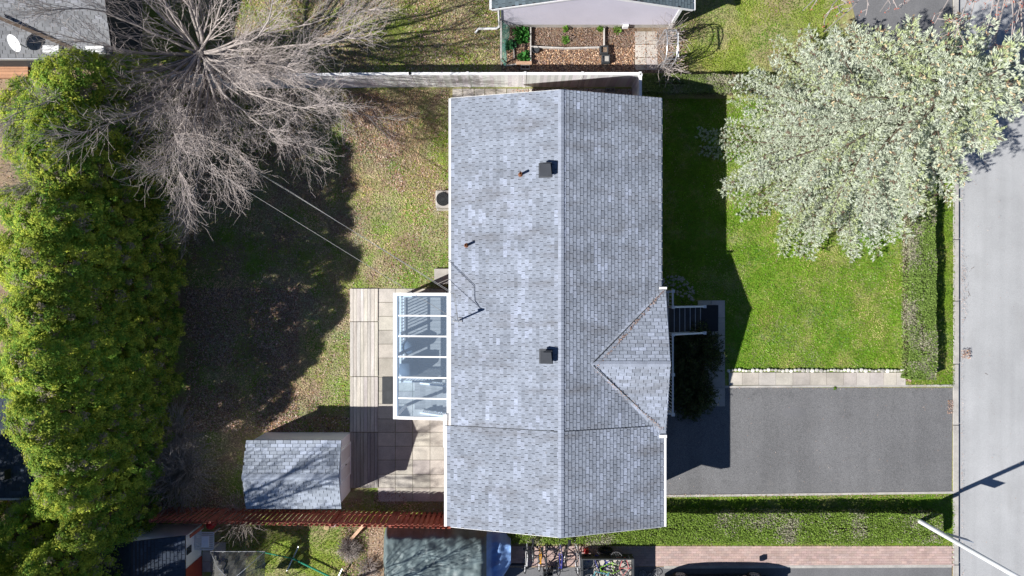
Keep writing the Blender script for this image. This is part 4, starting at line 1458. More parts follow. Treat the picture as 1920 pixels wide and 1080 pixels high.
# ------------------------------------------------------------------ blue spruce
def spruce():
    x, y, _ = W(1536, 282)
    g = np.random.default_rng(77)
    t = thing('spruce_tree', 'large pale blue spruce with cone tipped boughs between the lawn and the road', 'tree', (x, y, 0))
    Ht = 11.0
    BA, BB, R0_, R1_ = [], [], [], []
    TP, TD, TT, TL = [], [], [], []
    cones = []
    z = .5
    while z < Ht - .3:
        f = 1 - z / (Ht + .4)
        Rz = 5.45 * f ** .62
        nb = int(7 + 6 * f + (3 if f > .72 else 0))
        a0 = g.uniform(0, 6.28)
        for b in range(nb):
            a = a0 + 6.283 * b / nb + g.normal(0, .12)
            if abs(a % 6.283 - 1.2) < .2 and 1.2 < z < 8.5: continue
            Lb = Rz * (g.uniform(.84, 1.04) + (.05 if g.random() < .15 else 0))
            rise = g.uniform(.0, .16) + .3 * (1 - f)
            nseg = max(4, int(Lb / .35))
            p = np.array([x, y, z + g.normal(0, .1)])
            d = unit(np.array([math.cos(a), math.sin(a), rise]))
            bt = g.uniform(0, 1)
            prev = p
            side0 = unit(np.cross(d, np.array([0, 0, 1.])))
            bend = g.normal(0, .03)
            for s_ in range(nseg):
                st = Lb / nseg
                ft = (s_ + 1) / nseg
                d = unit(d + side0 * bend + np.array([0, 0, -.06 if ft < .6 else .05]))
                q_ = prev + d * st
                BA.append(prev); BB.append(q_)
                R0_.append(.045 * (1 - ft * .8) * min(1, Lb / 3)); R1_.append(.045 * (1 - min(1, ft + .1) * .85) * min(1, Lb / 3))
                sd = unit(np.cross(d, np.array([0, 0, 1.])))
                if ft > .18:
                    # twigs on both sides making a pointed spray
                    for w_ in np.arange(0, st, .17):
                        for s2 in (-1, 1):
                            base = prev + d * w_
                            tl = min(.62, .10 + .7 * Lb * .24 * (1.02 - ft) ** .8 + .12) * g.uniform(.7, 1.15)
                            dd = unit(d * .75 + sd * s2 * g.uniform(.65, 1.0) + np.array([0, 0, g.normal(-.06, .14)]))
                            nt_ = max(2, int(tl / .12))
                            for j in range(nt_):
                                TP.append(base + dd * (tl * (j + .7) / nt_)); TD.append(unit(dd + np.array([0, 0, .2])))
                                TT.append(bt * .6 + g.uniform(0, .4)); TL.append(1.0 if j == nt_ - 1 else .85)
                    TP.append(q_); TD.append(d); TT.append(bt); TL.append(1.0)
                prev = q_
            if z > 5.0 or (g.random() < .08 and math.cos(a) > .3):
                for c in range(int(g.uniform(2, 8))):
                    cones.append(prev - d * g.uniform(0, .7) + g.normal(0, .12, 3) * np.array([1, 1, .3]))
        z += .40 + .2 * f
    TP = np.array(TP); TD = np.array(TD); TT = np.array(TT); TL = np.array(TL)
    n = len(TP)
    k = 10
    P_ = np.repeat(TP, k, 0) + g.normal(0, .022, (n * k, 3)); D_ = np.repeat(TD, k, 0)
    U = unit(D_ * 1.0 + rand_dirs(n * k, g) * .75 + np.array([[0, 0, .12]]))
    L = np.repeat(TL, k) * g.uniform(.08, .14, n * k)
    flat = g.uniform(0, 1, n * k) < .5
    NS = unit(rand_dirs(n * k, g) * .6 + np.array([[0, 0, 1.]]))
    SP = np.where(flat[:, None], unit(np.cross(NS, U)), side_of(U, g))
    c0 = np.array([.55, .60, .46]); c1 = np.array([.48, .545, .29]); c2 = np.array([.66, .70, .59])
    tt = np.repeat(TT, k)[:, None]
    tt = tt - .12
    tint = np.where(tt < .2, c1[None], np.where(tt < .75, c0[None], c2[None])) * g.uniform(.85, 1.08, (n * k, 1))
    brown = np.repeat(g.uniform(0, 1, n) < .05, k)
    tint[brown] = np.array([.2, .14, .1])
    npmesh('needles', diamonds(P_ + U * (L * .45)[:, None], U, SP, L * 1.1, L * .27), 'spruce', t, tint=tint)
    BA = np.array(BA); BB = np.array(BB)
    npmesh('boughs', tubes(BA, BB, np.array(R0_), np.array(R1_), 4), 'dark_bark', t)
    mb = MB(); mb.tube([(x, y, 0), (x, y, Ht * .5), (x, y, Ht)], [.24, .14, .02], 10); mb.build('trunk', 'dark_bark', t)
    cones = np.array(cones)
    m = len(cones); kk = 5
    Pc = np.repeat(cones, kk, 0); Uc = unit(rand_dirs(m * kk, g) * .35 + np.repeat(unit(g.normal(size=(m, 3)) * np.array([[1, 1, .3]]) + np.array([[.3, 0, -.4]])), kk, 0))
    MT['cone'] = M('tan_cones', (.62, .50, .32), .8, .15, 4, 0, 0)
    npmesh('cones', diamonds(Pc, Uc, side_of(Uc, g), np.full(m * kk, .13), np.full(m * kk, .05)), 'cone', t)
    return n


print('spruce tufts', spruce())

# ------------------------------------------------------------------ bare deciduous trees
def bare_tree(name, label, base, fork_h, trunk_r, limbs, seed, L0=5.4, twig_r=.0085, dens=1.0, parts=('trunk', 'twigs'), up=.62, lean=(0, 0), mat='twig'):
    g = np.random.default_rng(seed)
    A, B, r0, r1 = [], [], [], []
    big = []

    def add(p, q_, a, b, thick):
        (big if thick else A).append((p, q_, a, b) if thick else p)
        if not thick:
            B.append(q_); r0.append(a); r1.append(b)

    base = np.array(base, float)
    t = thing(name, label, 'tree', tuple(base))
    fork = base + np.array([lean[0], lean[1], fork_h])

    def wander(p, d, L, r, n, curl, upc, lvl, child):
        st = L / n
        for s_ in range(n):
            q_ = p + d * st
            ra = r * (1 - s_ / n * .75); rb = r * (1 - (s_ + 1) / n * .75)
            add(p, q_, max(ra, twig_r * .8), max(rb, twig_r * .6), lvl <= 1)
            child(p, q_, d, (s_ + 1) / n, rb)
            d = unit(d + g.normal(0, curl, 3) + np.array([0, 0, upc]))
            p = q_
        return p, d

    def rot_out(d, ang):
        s_ = unit(np.cross(d, g.normal(size=3)))
        return unit(d * math.cos(ang) + s_ * math.sin(ang))

    def lvl4(p, q_, d, ft, r):
        pass

    def lvl3(p, q_, d, ft, r):
        for _ in range(1 if g.random() < .75 * dens else 0):
            wander(q_, rot_out(d, g.uniform(.4, .9)), g.uniform(.25, .5), twig_r, 2, .15, .05, 4, lvl4)

    def lvl2(p, q_, d, ft, r):
        for _ in range(int(g.uniform(1, 2.9) * dens + .3)):
            wander(p + (q_ - p) * g.uniform(0, 1), rot_out(d, g.uniform(.3, .65)), g.uniform(.55, 1.2) * (1.15 - ft * .4), twig_r * 1.25, 4, .085, .06, 3, lvl3)

    def lvl1(p, q_, d, ft, r):
        if ft < .12: return
        for _ in range(int(g.uniform(1, 2.4) * dens + .3)):
            wander(p + (q_ - p) * g.uniform(0, 1), rot_out(d, g.uniform(.3, .65)), g.uniform(1.3, 2.5) * (1.2 - ft * .5), max(.013, r * .45), 6, .085, .05, 2, lvl2)

    for (az, el, Lm, rm, zoff) in limbs:
        d = np.array([math.cos(az) * math.cos(el), math.sin(az) * math.cos(el), math.sin(el)])
        p0 = base + (fork - base) * zoff
        p, d2 = wander(p0, d, Lm, rm, 9, .11, up * .05, 0, lvl1)
        # leader splits at the end
        for _ in range(3):
            wander(p, rot_out(d2, g.uniform(.2, .5)), g.uniform(.9, 1.6), rm * .25, 5, .12, .03, 2, lvl2)
    mb = MB()
    mb.tube([tuple(base), tuple(base + (fork - base) * .5), tuple(fork)], [trunk_r * 1.25, trunk_r, trunk_r * .9], 12)
    for (p, q_, a, b) in big:
        mb.tube([tuple(p), tuple(q_)], [a, b], 7, False)
    mb.build('trunk', 'bark', t, smooth=True)
    npmesh('twigs', tubes(np.array(A), np.array(B), np.array(r0), np.array(r1), 3), mat, t)
    return len(A)


bx, by, _ = W(447, 133)
limbs = []
for k in range(33):                                # long outswept limbs over the lawn
    az = -2.75 + 3.05 * ((k + .5) / 33) ** 1.0 + random.uniform(-.08, .08)
    far = 6.1 if -2.1 < az < -.45 else 6.9
    far *= 1.08 if az < -2.1 else 1.0
    limbs.append((az, random.uniform(.12, .5), far * random.uniform(.85, 1.05), random.uniform(.038, .07), random.uniform(.72, 1.0)))
for k in range(7):                                 # steeper limbs to the other side
    az = .6 + 2.7 * k / 6 + random.uniform(-.15, .15)
    limbs.append((az, random.uniform(.45, 1.0), random.uniform(4.0, 5.4), random.uniform(.06, .1), random.uniform(.85, 1.0)))
print('twigs', bare_tree('bare_tree', 'big leafless grey tree spreading over the white fence at the upper left', (bx, by, 0), 3.1, .24, limbs, 21, dens=.92, twig_r=.0052, lean=(-.35, -.25)))
limbs = [(2.9 + 3.3 * k / 14, random.uniform(.75, 1.3), random.uniform(4.5, 6), random.uniform(.11, .16), random.uniform(.7, 1.0)) for k in range(15)]
bx, by, _ = W(150, 1035)
print('twigs', bare_tree('bare_tree', 'tall leafless tree rising through the cedars at the bottom left', (bx, by, 0), 6.0, .2, limbs, 22, dens=.6, twig_r=.014))
bx, by, _ = W(665, 1085)
limbs = [(2 * math.pi * k / 6 + .3, random.uniform(.95, 1.3), random.uniform(2.2, 3.0), random.uniform(.035, .05), random.uniform(.7, 1.0)) for k in range(6)]
bare_tree('bare_tree', 'small leafless tree below the frame shading the covered boat', (bx, by, 0), 2.6, .07, limbs, 23, dens=.45)


# budding maple reaching in at the top right
def maple():
    g = np.random.default_rng(9)
    base = np.array([17.5, 15.2, 0.0])
    t = thing('budding_tree', 'tree with pale branches and red buds reaching in at the top right', 'tree', tuple(base))
    A, B, r0, r1 = [], [], [], []
    buds = []
    zf = 9.0
    goals = [(1545, 60, 9), (1505, 20, 9.2), (1650, 22, 9.5), (1700, 5, 9), (1752, 45, 8.8), (1790, 70, 9.3), (1815, 50, 8.5), (1850, 60, 9),
             (1905, 40, 9), (1840, 135, 8.6), (1895, 90, 9), (1915, 190, 8.3), (1860, 110, 8.3), (1600, 0, 9.5), (1945, 130, 8.0), (1720, -40, 9), (1560, 10, 10)]
    top = base + np.array([-.2, -.5, 6.0])
    for (gx, gy, gz) in goals:
        q = np.array(W(gx, gy, gz))
        n = 8
        p = top.copy()
        mid_ = (top + q) / 2 + np.array([g.normal(0, .4), g.normal(0, .4), .9])
        pts = []
        for k in range(n + 1):
            f = k / n
            pts.append((1 - f) ** 2 * top + 2 * f * (1 - f) * mid_ + f * f * q + g.normal(0, .05, 3) * (0 < k < n))
        for k in range(n):
            A.append(pts[k]); B.append(pts[k + 1]); r0.append(.05 * (1 - k / n) + .012); r1.append(.05 * (1 - (k + 1) / n) + .012)
            if k >= 3:
                for _ in range(int(g.uniform(1, 3.4))):
                    d = unit(unit(pts[k + 1] - pts[k]) + g.normal(0, .6, 3))
                    pp = pts[k] + (pts[k + 1] - pts[k]) * g.uniform(0, 1)
                    for s_ in range(int(g.uniform(2, 5))):
                        q2 = pp + d * g.uniform(.16, .3)
                        A.append(pp); B.append(q2); r0.append(.015); r1.append(.012)
                        if g.random() < .6: buds.append(q2)
                        if g.random() < .4:
                            q3 = q2 + unit(d + g.normal(0, .7, 3)) * g.uniform(.1, .2)
                            A.append(q2); B.append(q3); r0.append(.012); r1.append(.009); buds.append(q3)
                        pp = q2; d = unit(d + g.normal(0, .25, 3))
                    buds.append(pp)
    npmesh('branches', tubes(np.array(A), np.array(B), np.array(r0), np.array(r1), 5), 'twig', t)
    mb = MB(); mb.tube([tuple(base), tuple(base + np.array([-.1, -.2, 3])), tuple(top)], [.2, .15, .1], 10)
    # limbs away from the view carry the rest of the crown
    for k in range(7):
        a = .2 + k * .5
        mb.tube([tuple(top), (top[0] + math.cos(a) * 1.6, top[1] + math.sin(a) * 1.6, top[2] + 1.8), (top[0] + math.cos(a) * 2.4, top[1] + math.sin(a) * 2.4, top[2] + 3.6)], [.07, .04, .01], 6, False)
    mb.build('trunk', 'bark', t)
    buds = np.array(buds); buds = buds[g.uniform(0, 1, len(buds)) < .6]; m = len(buds); kk = 5
    P_ = np.repeat(buds, kk, 0) + g.normal(0, .03, (m * kk, 3))
    U = rand_dirs(m * kk, g)
    MT['bud'] = M('red_buds', (.42, .12, .08), .8, .3, 5, 0, 0)
    npmesh('buds', diamonds(P_, U, side_of(U, g), np.full(m * kk, .05), np.full(m * kk, .03)), 'bud', t)


maple()

# ------------------------------------------------------------------ street light with a sign
lx, ly, _ = W(1705, 966)
sl = thing('street_light', 'tall white metal street light pole in the hedge corner by the road', 'street light', (lx, ly, 0))
MT['pole'] = M('pale_pole', (.68, .69, .70), .45, .06, 2, 20, .04, metal=.1)
mb = MB(); mb.lathe((lx, ly, 0), [(.14, 0), (.14, .5), (.095, .6), (.09, 3.6), (.082, 7.6)], 16); mb.build('pole', 'pole', sl, smooth=True)
mb = MB(); mb.tube([(lx, ly, 7.5), (lx + .8, ly, 8.1), (lx + 2.0, ly, 8.3)], [.05, .045, .04], 10); mb.build('arm', 'pole', sl, smooth=True)
mb = MB(); mb.box(lx + 1.9, lx + 2.6, ly - .14, ly + .14, 8.22, 8.36); mb.build('lamp_head', 'steel', sl, bevel=.04)
MT['signblue'] = M('sign_back', (.17, .22, .30), .5, .1, 3, 20, .06)
mb = MB(); d = Vector((.96, -.28, 0)); a = Vector((lx, ly, 2.65)) + Vector((.28, .96, 0)) * .12
mb.bar(a + d * .02, a + d * .9, .02, .42)
mb.build('street_sign', 'signblue', sl)

# ------------------------------------------------------------------ covered trailer boat
def cover_boat():
    t = thing('covered_boat', 'boat on a trailer under a wrinkled grey green tarpaulin beside the red fence', 'boat', (*W(820, 1050)[:2], 0))
    xa, xb = W(716, 0, 2)[0], W(912, 0, 2)[0]
    yt_, yb_ = W(0, 1013, 2)[1], -13.6
    nx, ny = 90, 70
    mb = MB()
    x_l, x_r = xa - .05, xb + 1.0
    for i in range(nx + 1):
        for j in range(ny + 1):
            u = i / nx; v = j / ny
            x = x_l + (x_r - x_l) * u
            # plan half width narrows to a bow on the right
            b = min(1, max(0, (x - (xb - .3)) / (x_r - xb + .3)))
            half = (yt_ + .34 - yb_) / 2 * (1 - .62 * b ** 1.8)
            cy = (yt_ + .34 + yb_) / 2 + .55 * b
            s = -1 + 2 * v
            y = cy - s * half
            e = abs(s)
            top = 2.02 - .05 * math.sin(u * 3) - .55 * min(1, max(0, (x - (xb - .3)) / .5)) ** 1.5 - .4 * b ** 1.5
            if x < xa + .15: top -= (xa + .15 - x) * 3.2
            edge = max(0, (e - .8) / .2)
            z = top - (top - .35) * edge ** 1.0 * (1 if e > .8 else 0)
            if e > .8: y = cy - math.copysign(half * (.8 + .2 * edge * .9), s) - .06 * math.sin(x * 5 + edge * 2) * edge
            wr = float(fbm(np.array([x * 1.0]), np.array([y * .35]), .30, 41)[0]) - .5
            w2 = float(fbm(np.array([x * .5 + y]), np.array([y - x]), .5, 43)[0]) - .5
            z += wr * .09 + w2 * .26 - .22 * max(0, (e - .5) / .3) ** 2 * (e <= .8) - .22 * (e > .8) * (1 - edge) + .04 * math.sin(x * 9 + 2 * w2) * (b > 0)
            if e > .8: y += wr * .22
            mb.v.append((x, y, max(.2, z)))
    def id_(i, j): return i * (ny + 1) + j
    for i in range(nx):
        for j in range(ny):
            mb.face((id_(i, j), id_(i, j + 1), id_(i + 1, j + 1), id_(i + 1, j)))
    MT['tarp'] = M('grey_green_tarp', (.15, .195, .20), .5, .3, 1.0, 14, .06, .01, 5)
    MT['tarp_blue'] = M('blue_tarp', (.20, .34, .62), .55, .15, 1.2, 14, .08, .01, 5)
    # the bow end is a bluer sheet
    cut = xb - .02
    for k, f in enumerate(mb.f):
        if sum(mb.v[q][0] for q in f) / 4 > cut: mb.m[k] = 1
    o = mb.build('tarpaulin', ['tarp', 'tarp_blue'], t, smooth=True)
    mb = MB(); mb.box(xa + .4, xb - .6, yb_ + .7, yt_ - .5, .45, 1.3); mb.build('hull', 'white', t)
    mb = MB(); mb.bar((xb - .5, -12, .4), (xb + 1.6, -12, .35), .08, .08); mb.build('drawbar', 'black', t)
    for xw in (xa + 1.6, xa + 2.4):
        mb = MB(); mb.ring((xw, yt_ - .35, .32), .24, .09, (0, 1, 0), 20, 8); mb.build('wheel', 'rubber', t, smooth=True)


cover_boat()

# ------------------------------------------------------------------ bicycles
MT['b_white'] = M('bike_white', (.7, .7, .7), .35, .05, 3, 0, 0)
MT['b_orange'] = M('bike_orange', (.75, .36, .03), .35, .05, 3, 0, 0)
MT['b_blue'] = M('bike_blue', (.05, .06, .35), .35, .05, 3, 0, 0)
MT['b_red'] = M('bike_red', (.5, .03, .03), .35, .05, 3, 0, 0)
MT['b_green'] = M('bike_green', (.25, .5, .05), .35, .05, 3, 0, 0)
MT['b_teal'] = M('bike_teal', (.06, .3, .35), .35, .05, 3, 0, 0)
MT['b_pink'] = M('bike_pink', (.6, .14, .14), .35, .05, 3, 0, 0)
BG = 'bicycles parked beside the hedge'


def make_bike():
    """front wheel towards +y, standing upright along y"""
    t = thing('bicycle', 'x', 'bicycle', (0, 0, 0), BG)
    rw, fw, r = (0, -.52, .34), (0, .52, .34), .34
    mb = MB()
    bb = (0, -.08, .3); st = (0, -.22, .78); hd = (0, .36, .82); hb = (0, .39, .66)
    for a, b, rr in ((bb, st, .018), (st, hd, .018), (bb, hb, .02), (bb, rw, .012), (st, rw, .012), (hd, hb, .02)):
        mb.tube([a, b], rr, 6)
    mb.tube([hb, (.0, .46, .5), fw], .016, 6)
    mb.tube([st, (0, -.26, .92)], .013, 6)
    mb.build('frame', 'b_white', t)
    for c in (rw, fw):
        mb = MB(); mb.ring(c, r - .02, .022, (1, 0, 0), 26, 6); w = mb.build('wheel', 'rubber', t)
        mb = MB(); mb.ring(c, r - .045, .01, (1, 0, 0), 26, 4)
        for k in range(12):
            a = 2 * math.pi * k / 12
            mb.tube([c, (c[0], c[1] + (r - .05) * math.cos(a), c[2] + (r - .05) * math.sin(a))], .003, 3, False)
        mb.tube([(-.04, c[1], c[2]), (.04, c[1], c[2])], .02, 6)
        mb.build('rim', 'steel', w)
    mb = MB(); mb.prism([(-.07, -.4), (.07, -.4), (.05, -.27), (.02, -.13), (-.02, -.13), (-.05, -.27)], .92, .97); mb.build('saddle', 'black', t)
    mb = MB(); mb.tube([hd, (0, .36, .98), (0, .42, 1.0)], .014, 6); mb.tube([(-.29, .34, 1.03), (-.12, .4, 1.0), (.12, .4, 1.0), (.29, .34, 1.03)], .015, 6)
    mb.build('handlebar', 'dark', t)
    mb = MB(); mb.ring(bb, .085, .008, (1, 0, 0), 16, 4)
    mb.tube([(-.07, -.08, .3), (-.07, .06, .22)], .01, 5); mb.tube([(.07, -.08, .3), (.07, -.22, .38)], .01, 5)
    mb.box(-.14, -.07, .02, .1, .2, .23); mb.box(.07, .14, -.26, -.18, .37, .4)
    mb.build('crank', 'dark', t)
    return t


def copy_tree(o, parent=None):
    c = o.copy(); COL.objects.link(c)
    if parent is not None: c.parent = parent
    for ch in o.children: copy_tree(ch, c)
    return c


proto = make_bike()
bikes = [
    # px, py, heading deg, lean, frame, label
    (984, 1040, 176, .14, 'b_white', 'white framed bicycle nearest the covered boat'),
    (1010, 1036, 178, .12, 'b_orange', 'orange framed bicycle second from the covered boat'),
    (1027, 1054, 183, -.1, 'dark', 'black bicycle with a crate standing between the orange and blue bicycles'),
    (1046, 1044, 176, .2, 'b_blue', 'blue framed bicycle with yellow grips in the middle of the row'),
    (1080, 1044, 182, .16, 'steel', 'silver bicycle nearest the open trailer'),
    (1062, 1022, 172, .05, 'dark', 'dark bicycle pushed deep against the hedge behind the blue one'),
    (996, 1020, 184, .08, 'dark', 'dark bicycle half hidden by the hedge behind the white one'),
]
flat = [
    (1125, 1062, 60, 'b_blue', 'purple and white bicycle lying on its side in the open trailer', 1.0),
    (1145, 1070, 115, 'b_green', 'green bicycle lying on its side in the middle of the open trailer', .98),
    (1167, 1060, 20, 'b_pink', 'red and pink child bicycle lying at the right of the open trailer', .8),
    (1128, 1084, 80, 'b_teal', 'teal bicycle lying at the lower left of the open trailer', .95),
]


def dress(c, fm, rot, loc, scale=1):
    c.rotation_euler = rot; c.location = loc; c.scale = (scale,) * 3
    for ch in c.children:
        if ch.name.startswith('frame'):
            ch.material_slots[0].link = 'OBJECT'; ch.material_slots[0].material = MT[fm]


for i, (px, py, hdg, lean, fm, lab) in enumerate(bikes):
    c = copy_tree(proto)
    x, y, _ = W(px, py, .5)
    dress(c, fm, (0, -lean, R(hdg)), (x, y, .03))
    c['label'] = lab
for i, (px, py, hdg, fm, lab, s_) in enumerate(flat):
    c = copy_tree(proto)
    x, y, _ = W(px, py, .8)
    m = Matrix.Rotation(R(hdg), 4, 'Z') @ Matrix.Rotation(R(84), 4, 'Y') @ Matrix.Translation((0, 0, -.5))
    dress(c, fm, m.to_euler(), (x, y, .66 + .09 * i), s_)
    c.location = Vector((x, y, .66 + .09 * i)) + (m.to_3x3() @ Vector((0, 0, -.0))) + m.translation * s_
    c['label'] = lab; c['group'] = 'bicycles piled in the open trailer'
# the prototype becomes the small kid's bicycle on the tarmac
dress(proto, 'steel', (0, R(-78), R(95)), (*W(1216, 1066)[:2], .08), .55)
proto['label'] = 'small scooter sized bicycle lying right of the open trailer'
# crate by the bicycles
x, y, _ = W(1028, 1077, .5)
mb = MB()
for z in (.32, .4, .48, .56):
    mb.bar((x - .2, y - .14, z), (x + .2, y - .14, z), .02, .045); mb.bar((x - .2, y + .14, z), (x + .2, y + .14, z), .02, .045)
    mb.bar((x - .2, y - .14, z), (x - .2, y + .14, z), .02, .045); mb.bar((x + .2, y - .14, z), (x + .2, y + .14, z), .02, .045)
for (dx, dy) in ((-.2, -.14), (.2, -.14), (.2, .14), (-.2, .14)):
    mb.box(x + dx - .02, x + dx + .02, y + dy - .02, y + dy + .02, .02, .6)
mb.box(x - .2, x + .2, y - .14, y + .14, .28, .3)
tag(mb.build('plastic_crate', 'dark'), 'dark slatted crate behind the black bicycle', 'crate')
x, y, _ = W(1100, 1035, .2)
mb = MB(); mb.box(x - .08, x + .08, y - .13, y + .13, .03, .3)
mb.tube([(x, y - .1, .3), (x, y - .1, .42), (x, y + .1, .42), (x, y + .1, .3)], .012, 5)
tag(mb.build('fuel_can', 'b_red', bevel=.02), 'small red can standing above the open trailer corner', 'can')

# open trailer
tx0, tx1 = W(1091, 0, 1.0)[0], W(1189, 0, 1.0)[0]; ty1 = W(0, 1048, 1.0)[1]; ty0 = ty1 - 2.0
tr = thing('open_trailer', 'black steel utility trailer open on top and filled with bicycles', 'trailer', ((tx0 + tx1) / 2, (ty0 + ty1) / 2, 0))
mb = MB()
mb.box(tx0, tx0 + .05, ty0, ty1, .45, 1.0); mb.box(tx1 - .05, tx1, ty0, ty1, .45, 1.0)
mb.box(tx0 + .051, tx1 - .051, ty1 - .05, ty1, .45, 1.0); mb.box(tx0 + .051, tx1 - .051, ty0, ty0 + .05, .45, 1.0)
mb.build('side_panels', 'dark', tr)
mb = MB(); mb.box(tx0 + .052, tx1 - .052, ty0 + .052, ty1 - .052, .5, .56); mb.build('floor', 'concrete', tr)
for y_ in (ty0 - .12, ty1 + .12):
    mb = MB(); mb.ring(((tx0 + tx1) / 2, y_, .32), .23, .08, (0, 1, 0), 20, 8); mb.build('wheel', 'rubber', tr, smooth=True)
mb = MB(); mb.bar((tx0, (ty0 + ty1) / 2, .48), (tx0 - .7, (ty0 + ty1) / 2, .48), .07, .07); mb.build('drawbar', 'black', tr)


# ------------------------------------------------------------------ parked car
def car():
    x0, x1 = W(1236, 0)[0], W(1450, 0)[0]
    yn = W(0, 1071)[1]; wd = 1.8; yc = yn - wd / 2
    L = x1 - x0
    t = thing('parked_car', 'black car parked on the asphalt at the bottom edge', 'car', ((x0 + x1) / 2, yc, 0))
    MT['carpaint'] = M('black_car_paint', (.012, .013, .016), .18, .05, 3, 0, 0, spec=.6)
    # stations: x fraction, lower body top z, roof z (0 = none), half width
    st = [(0, .62, 0, .72), (.02, .78, 0, .8), (.08, .92, 1.02, .86), (.2, .96, 1.36, .89), (.34, .97, 1.47, .9), (.5, .96, 1.48, .9), (.62, .95, 1.40, .9),
          (.74, .93, .98, .89), (.86, .84, 0, .87), (.96, .74, 0, .8), (1, .55, 0, .7)]
    mb = MB(); n = 0
    for (f, zb, zr_, hw) in st:
        x = x0 + f * L
        ring = [(-hw * .96, .22), (-hw, .45), (-hw, zb - .12), (-hw * .94, zb), (hw * .94, zb), (hw, zb - .12), (hw, .45), (hw * .96, .22)]
        mb.v += [(x, yc + a, z) for a, z in ring]
    for k in range(len(st) - 1):
        for a in range(8):
            b = (a + 1) % 8
            mb.face((k * 8 + a, (k + 1) * 8 + a, (k + 1) * 8 + b, k * 8 + b))
    mb.face(tuple(range(8))); mb.face(tuple(range((len(st) - 1) * 8 + 7, (len(st) - 1) * 8 - 1, -1)))
    mb.build('body', 'carpaint', t, smooth=True, bevel=.03)
    gb = MB(); rf = MB()
    cab = [s_ for s_ in st if s_[2] > 0]
    for (f, zb, zr_, hw) in cab:
        x = x0 + f * L; tw = hw * (.93 - .28 * (zr_ - zb) / .5)
        gb.v += [(x, yc - hw * .93, zb - .01), (x, yc - tw, zr_ - .04), (x, yc + tw, zr_ - .04), (x, yc + hw * .93, zb - .01)]
    for k in range(len(cab) - 1):
        for a in range(3):
            gb.face((k * 4 + a, (k + 1) * 4 + a, (k + 1) * 4 + a + 1, k * 4 + a + 1))
    gb.build('windows', 'window', t)
    r_ = [s_ for s_ in cab if s_[2] > 1.3]
    for (f, zb, zr_, hw) in r_:
        x = x0 + f * L; tw = hw * (.93 - .28 * (zr_ - zb) / .5)
        rf.v += [(x, yc - tw - .01, zr_ - .05), (x, yc - tw * .8, zr_), (x, yc + tw * .8, zr_), (x, yc + tw + .01, zr_ - .05)]
    for k in range(len(r_) - 1):
        for a in range(3):
            rf.face((k * 4 + a, (k + 1) * 4 + a, (k + 1) * 4 + a + 1, k * 4 + a + 1))
    rf.build('roof', 'carpaint', t, smooth=True)
    for f in (.17, .81):
        for s_ in (-1, 1):
            c = (x0 + f * L, yc + s_ * (wd / 2 - .09), .33)
            mb = MB(); mb.ring(c, .235, .10, (0, 1, 0), 24, 8); w = mb.build('wheel', 'rubber', t, smooth=True)
            mb = MB()
            for k in range(7):
                a = 2 * math.pi * k / 7
                mb.bar((c[0], c[1] + s_ * .08, c[2]), (c[0] + .2 * math.cos(a), c[1] + s_ * .085, c[2] + .2 * math.sin(a)), .04, .05)
            mb.ring((c[0], c[1] + s_ * .08, c[2]), .2, .02, (0, 1, 0), 24, 4)
            mb.build('hubcap', 'steel', w)
    for s_ in (-1, 1):
        c = (x0 + .68 * L, yc + s_ * (wd / 2 + .1), 1.02)
        mb = MB(); mb.box(c[0] - .08, c[0] + .1, c[1] - .12, c[1] + .12, c[2] - .08, c[2] + .1); mb.build('mirror', 'carpaint', t, bevel=.03)
    for s_ in (-1, 1):
        mb = MB(); mb.box(x1 - .14, x1 - .02, yc + s_ * .62 - .14, yc + s_ * .62 + .14, .58, .7); mb.build('headlight', 'white', t, bevel=.02)


car()

# ------------------------------------------------------------------ bottom left yard
nw_ = thing('small_shed', 'small white shed with blue grey roof coloured darker for tree shade at the bottom left', 'shed', (-14.7, -11.8, 0))
wx_e, wy_n, wx_w = -13.64, -10.36, -17.3
rx_ = (wx_e + wx_w) / 2
mb = MB(); mb.extr([(wx_w, 0), (wx_e, 0), (wx_e, 1.62), (rx_, 2.2), (wx_w, 1.62)], 'y', wy_n, wy_n - 4); mb.build('wall', 'siding', nw_)
mb = MB(); mb.extr([(wx_w - .12, 1.62), (wx_w - .12, 1.55), (rx_, 2.22), (wx_e + .05, 1.55), (wx_e + .05, 1.62), (rx_, 2.3)], 'y', wy_n + .06, wy_n - 4.1)
sr2 = mb.build('roof', 'underlay', nw_)
mb = MB(); sl_ = .66 / (wx_e + .05 - rx_)
shingle(mb, (wx_e + .05, wy_n - 4.1, 1.62), (0, 1, 0), (-1, 0, sl_), 4.16, math.hypot(.68, wx_e + .05 - rx_), seed=31)
shingle(mb, (wx_w - .12, wy_n - 4.1, 1.62), (0, 1, 0), (1, 0, sl_), 4.16, math.hypot(.68, rx_ - wx_w + .12), seed=32)
MT['shade_bluegrey'] = M('shade_toned_shingle', (.045, .058, .08), .95, .15, .8, 45, .2, tint=True)  # base colour darkened to hold the tree shade on both roofs
mb.build('shingles', 'shade_bluegrey', sr2)
MT['barnred'] = M('barn_red', (.30, .055, .04), .7, .15, 2, 20, .1)
mb = MB(); mb.box(wx_e + .003, wx_e + .04, -13.6, -11.75, .05, 1.5); mb.build('door', 'barnred', nw_)
mb = MB(); mb.box(wx_e + .003, wx_e + .03, -11.2, -10.9, 1.0, 1.4); mb.build('window', 'window', nw_)
plank('wooden_plank', 'brown plank leaning beside the corner of the small white shed', W(356, 1006, 1.4), W(382, 986, .5), .14, .04, 'red')
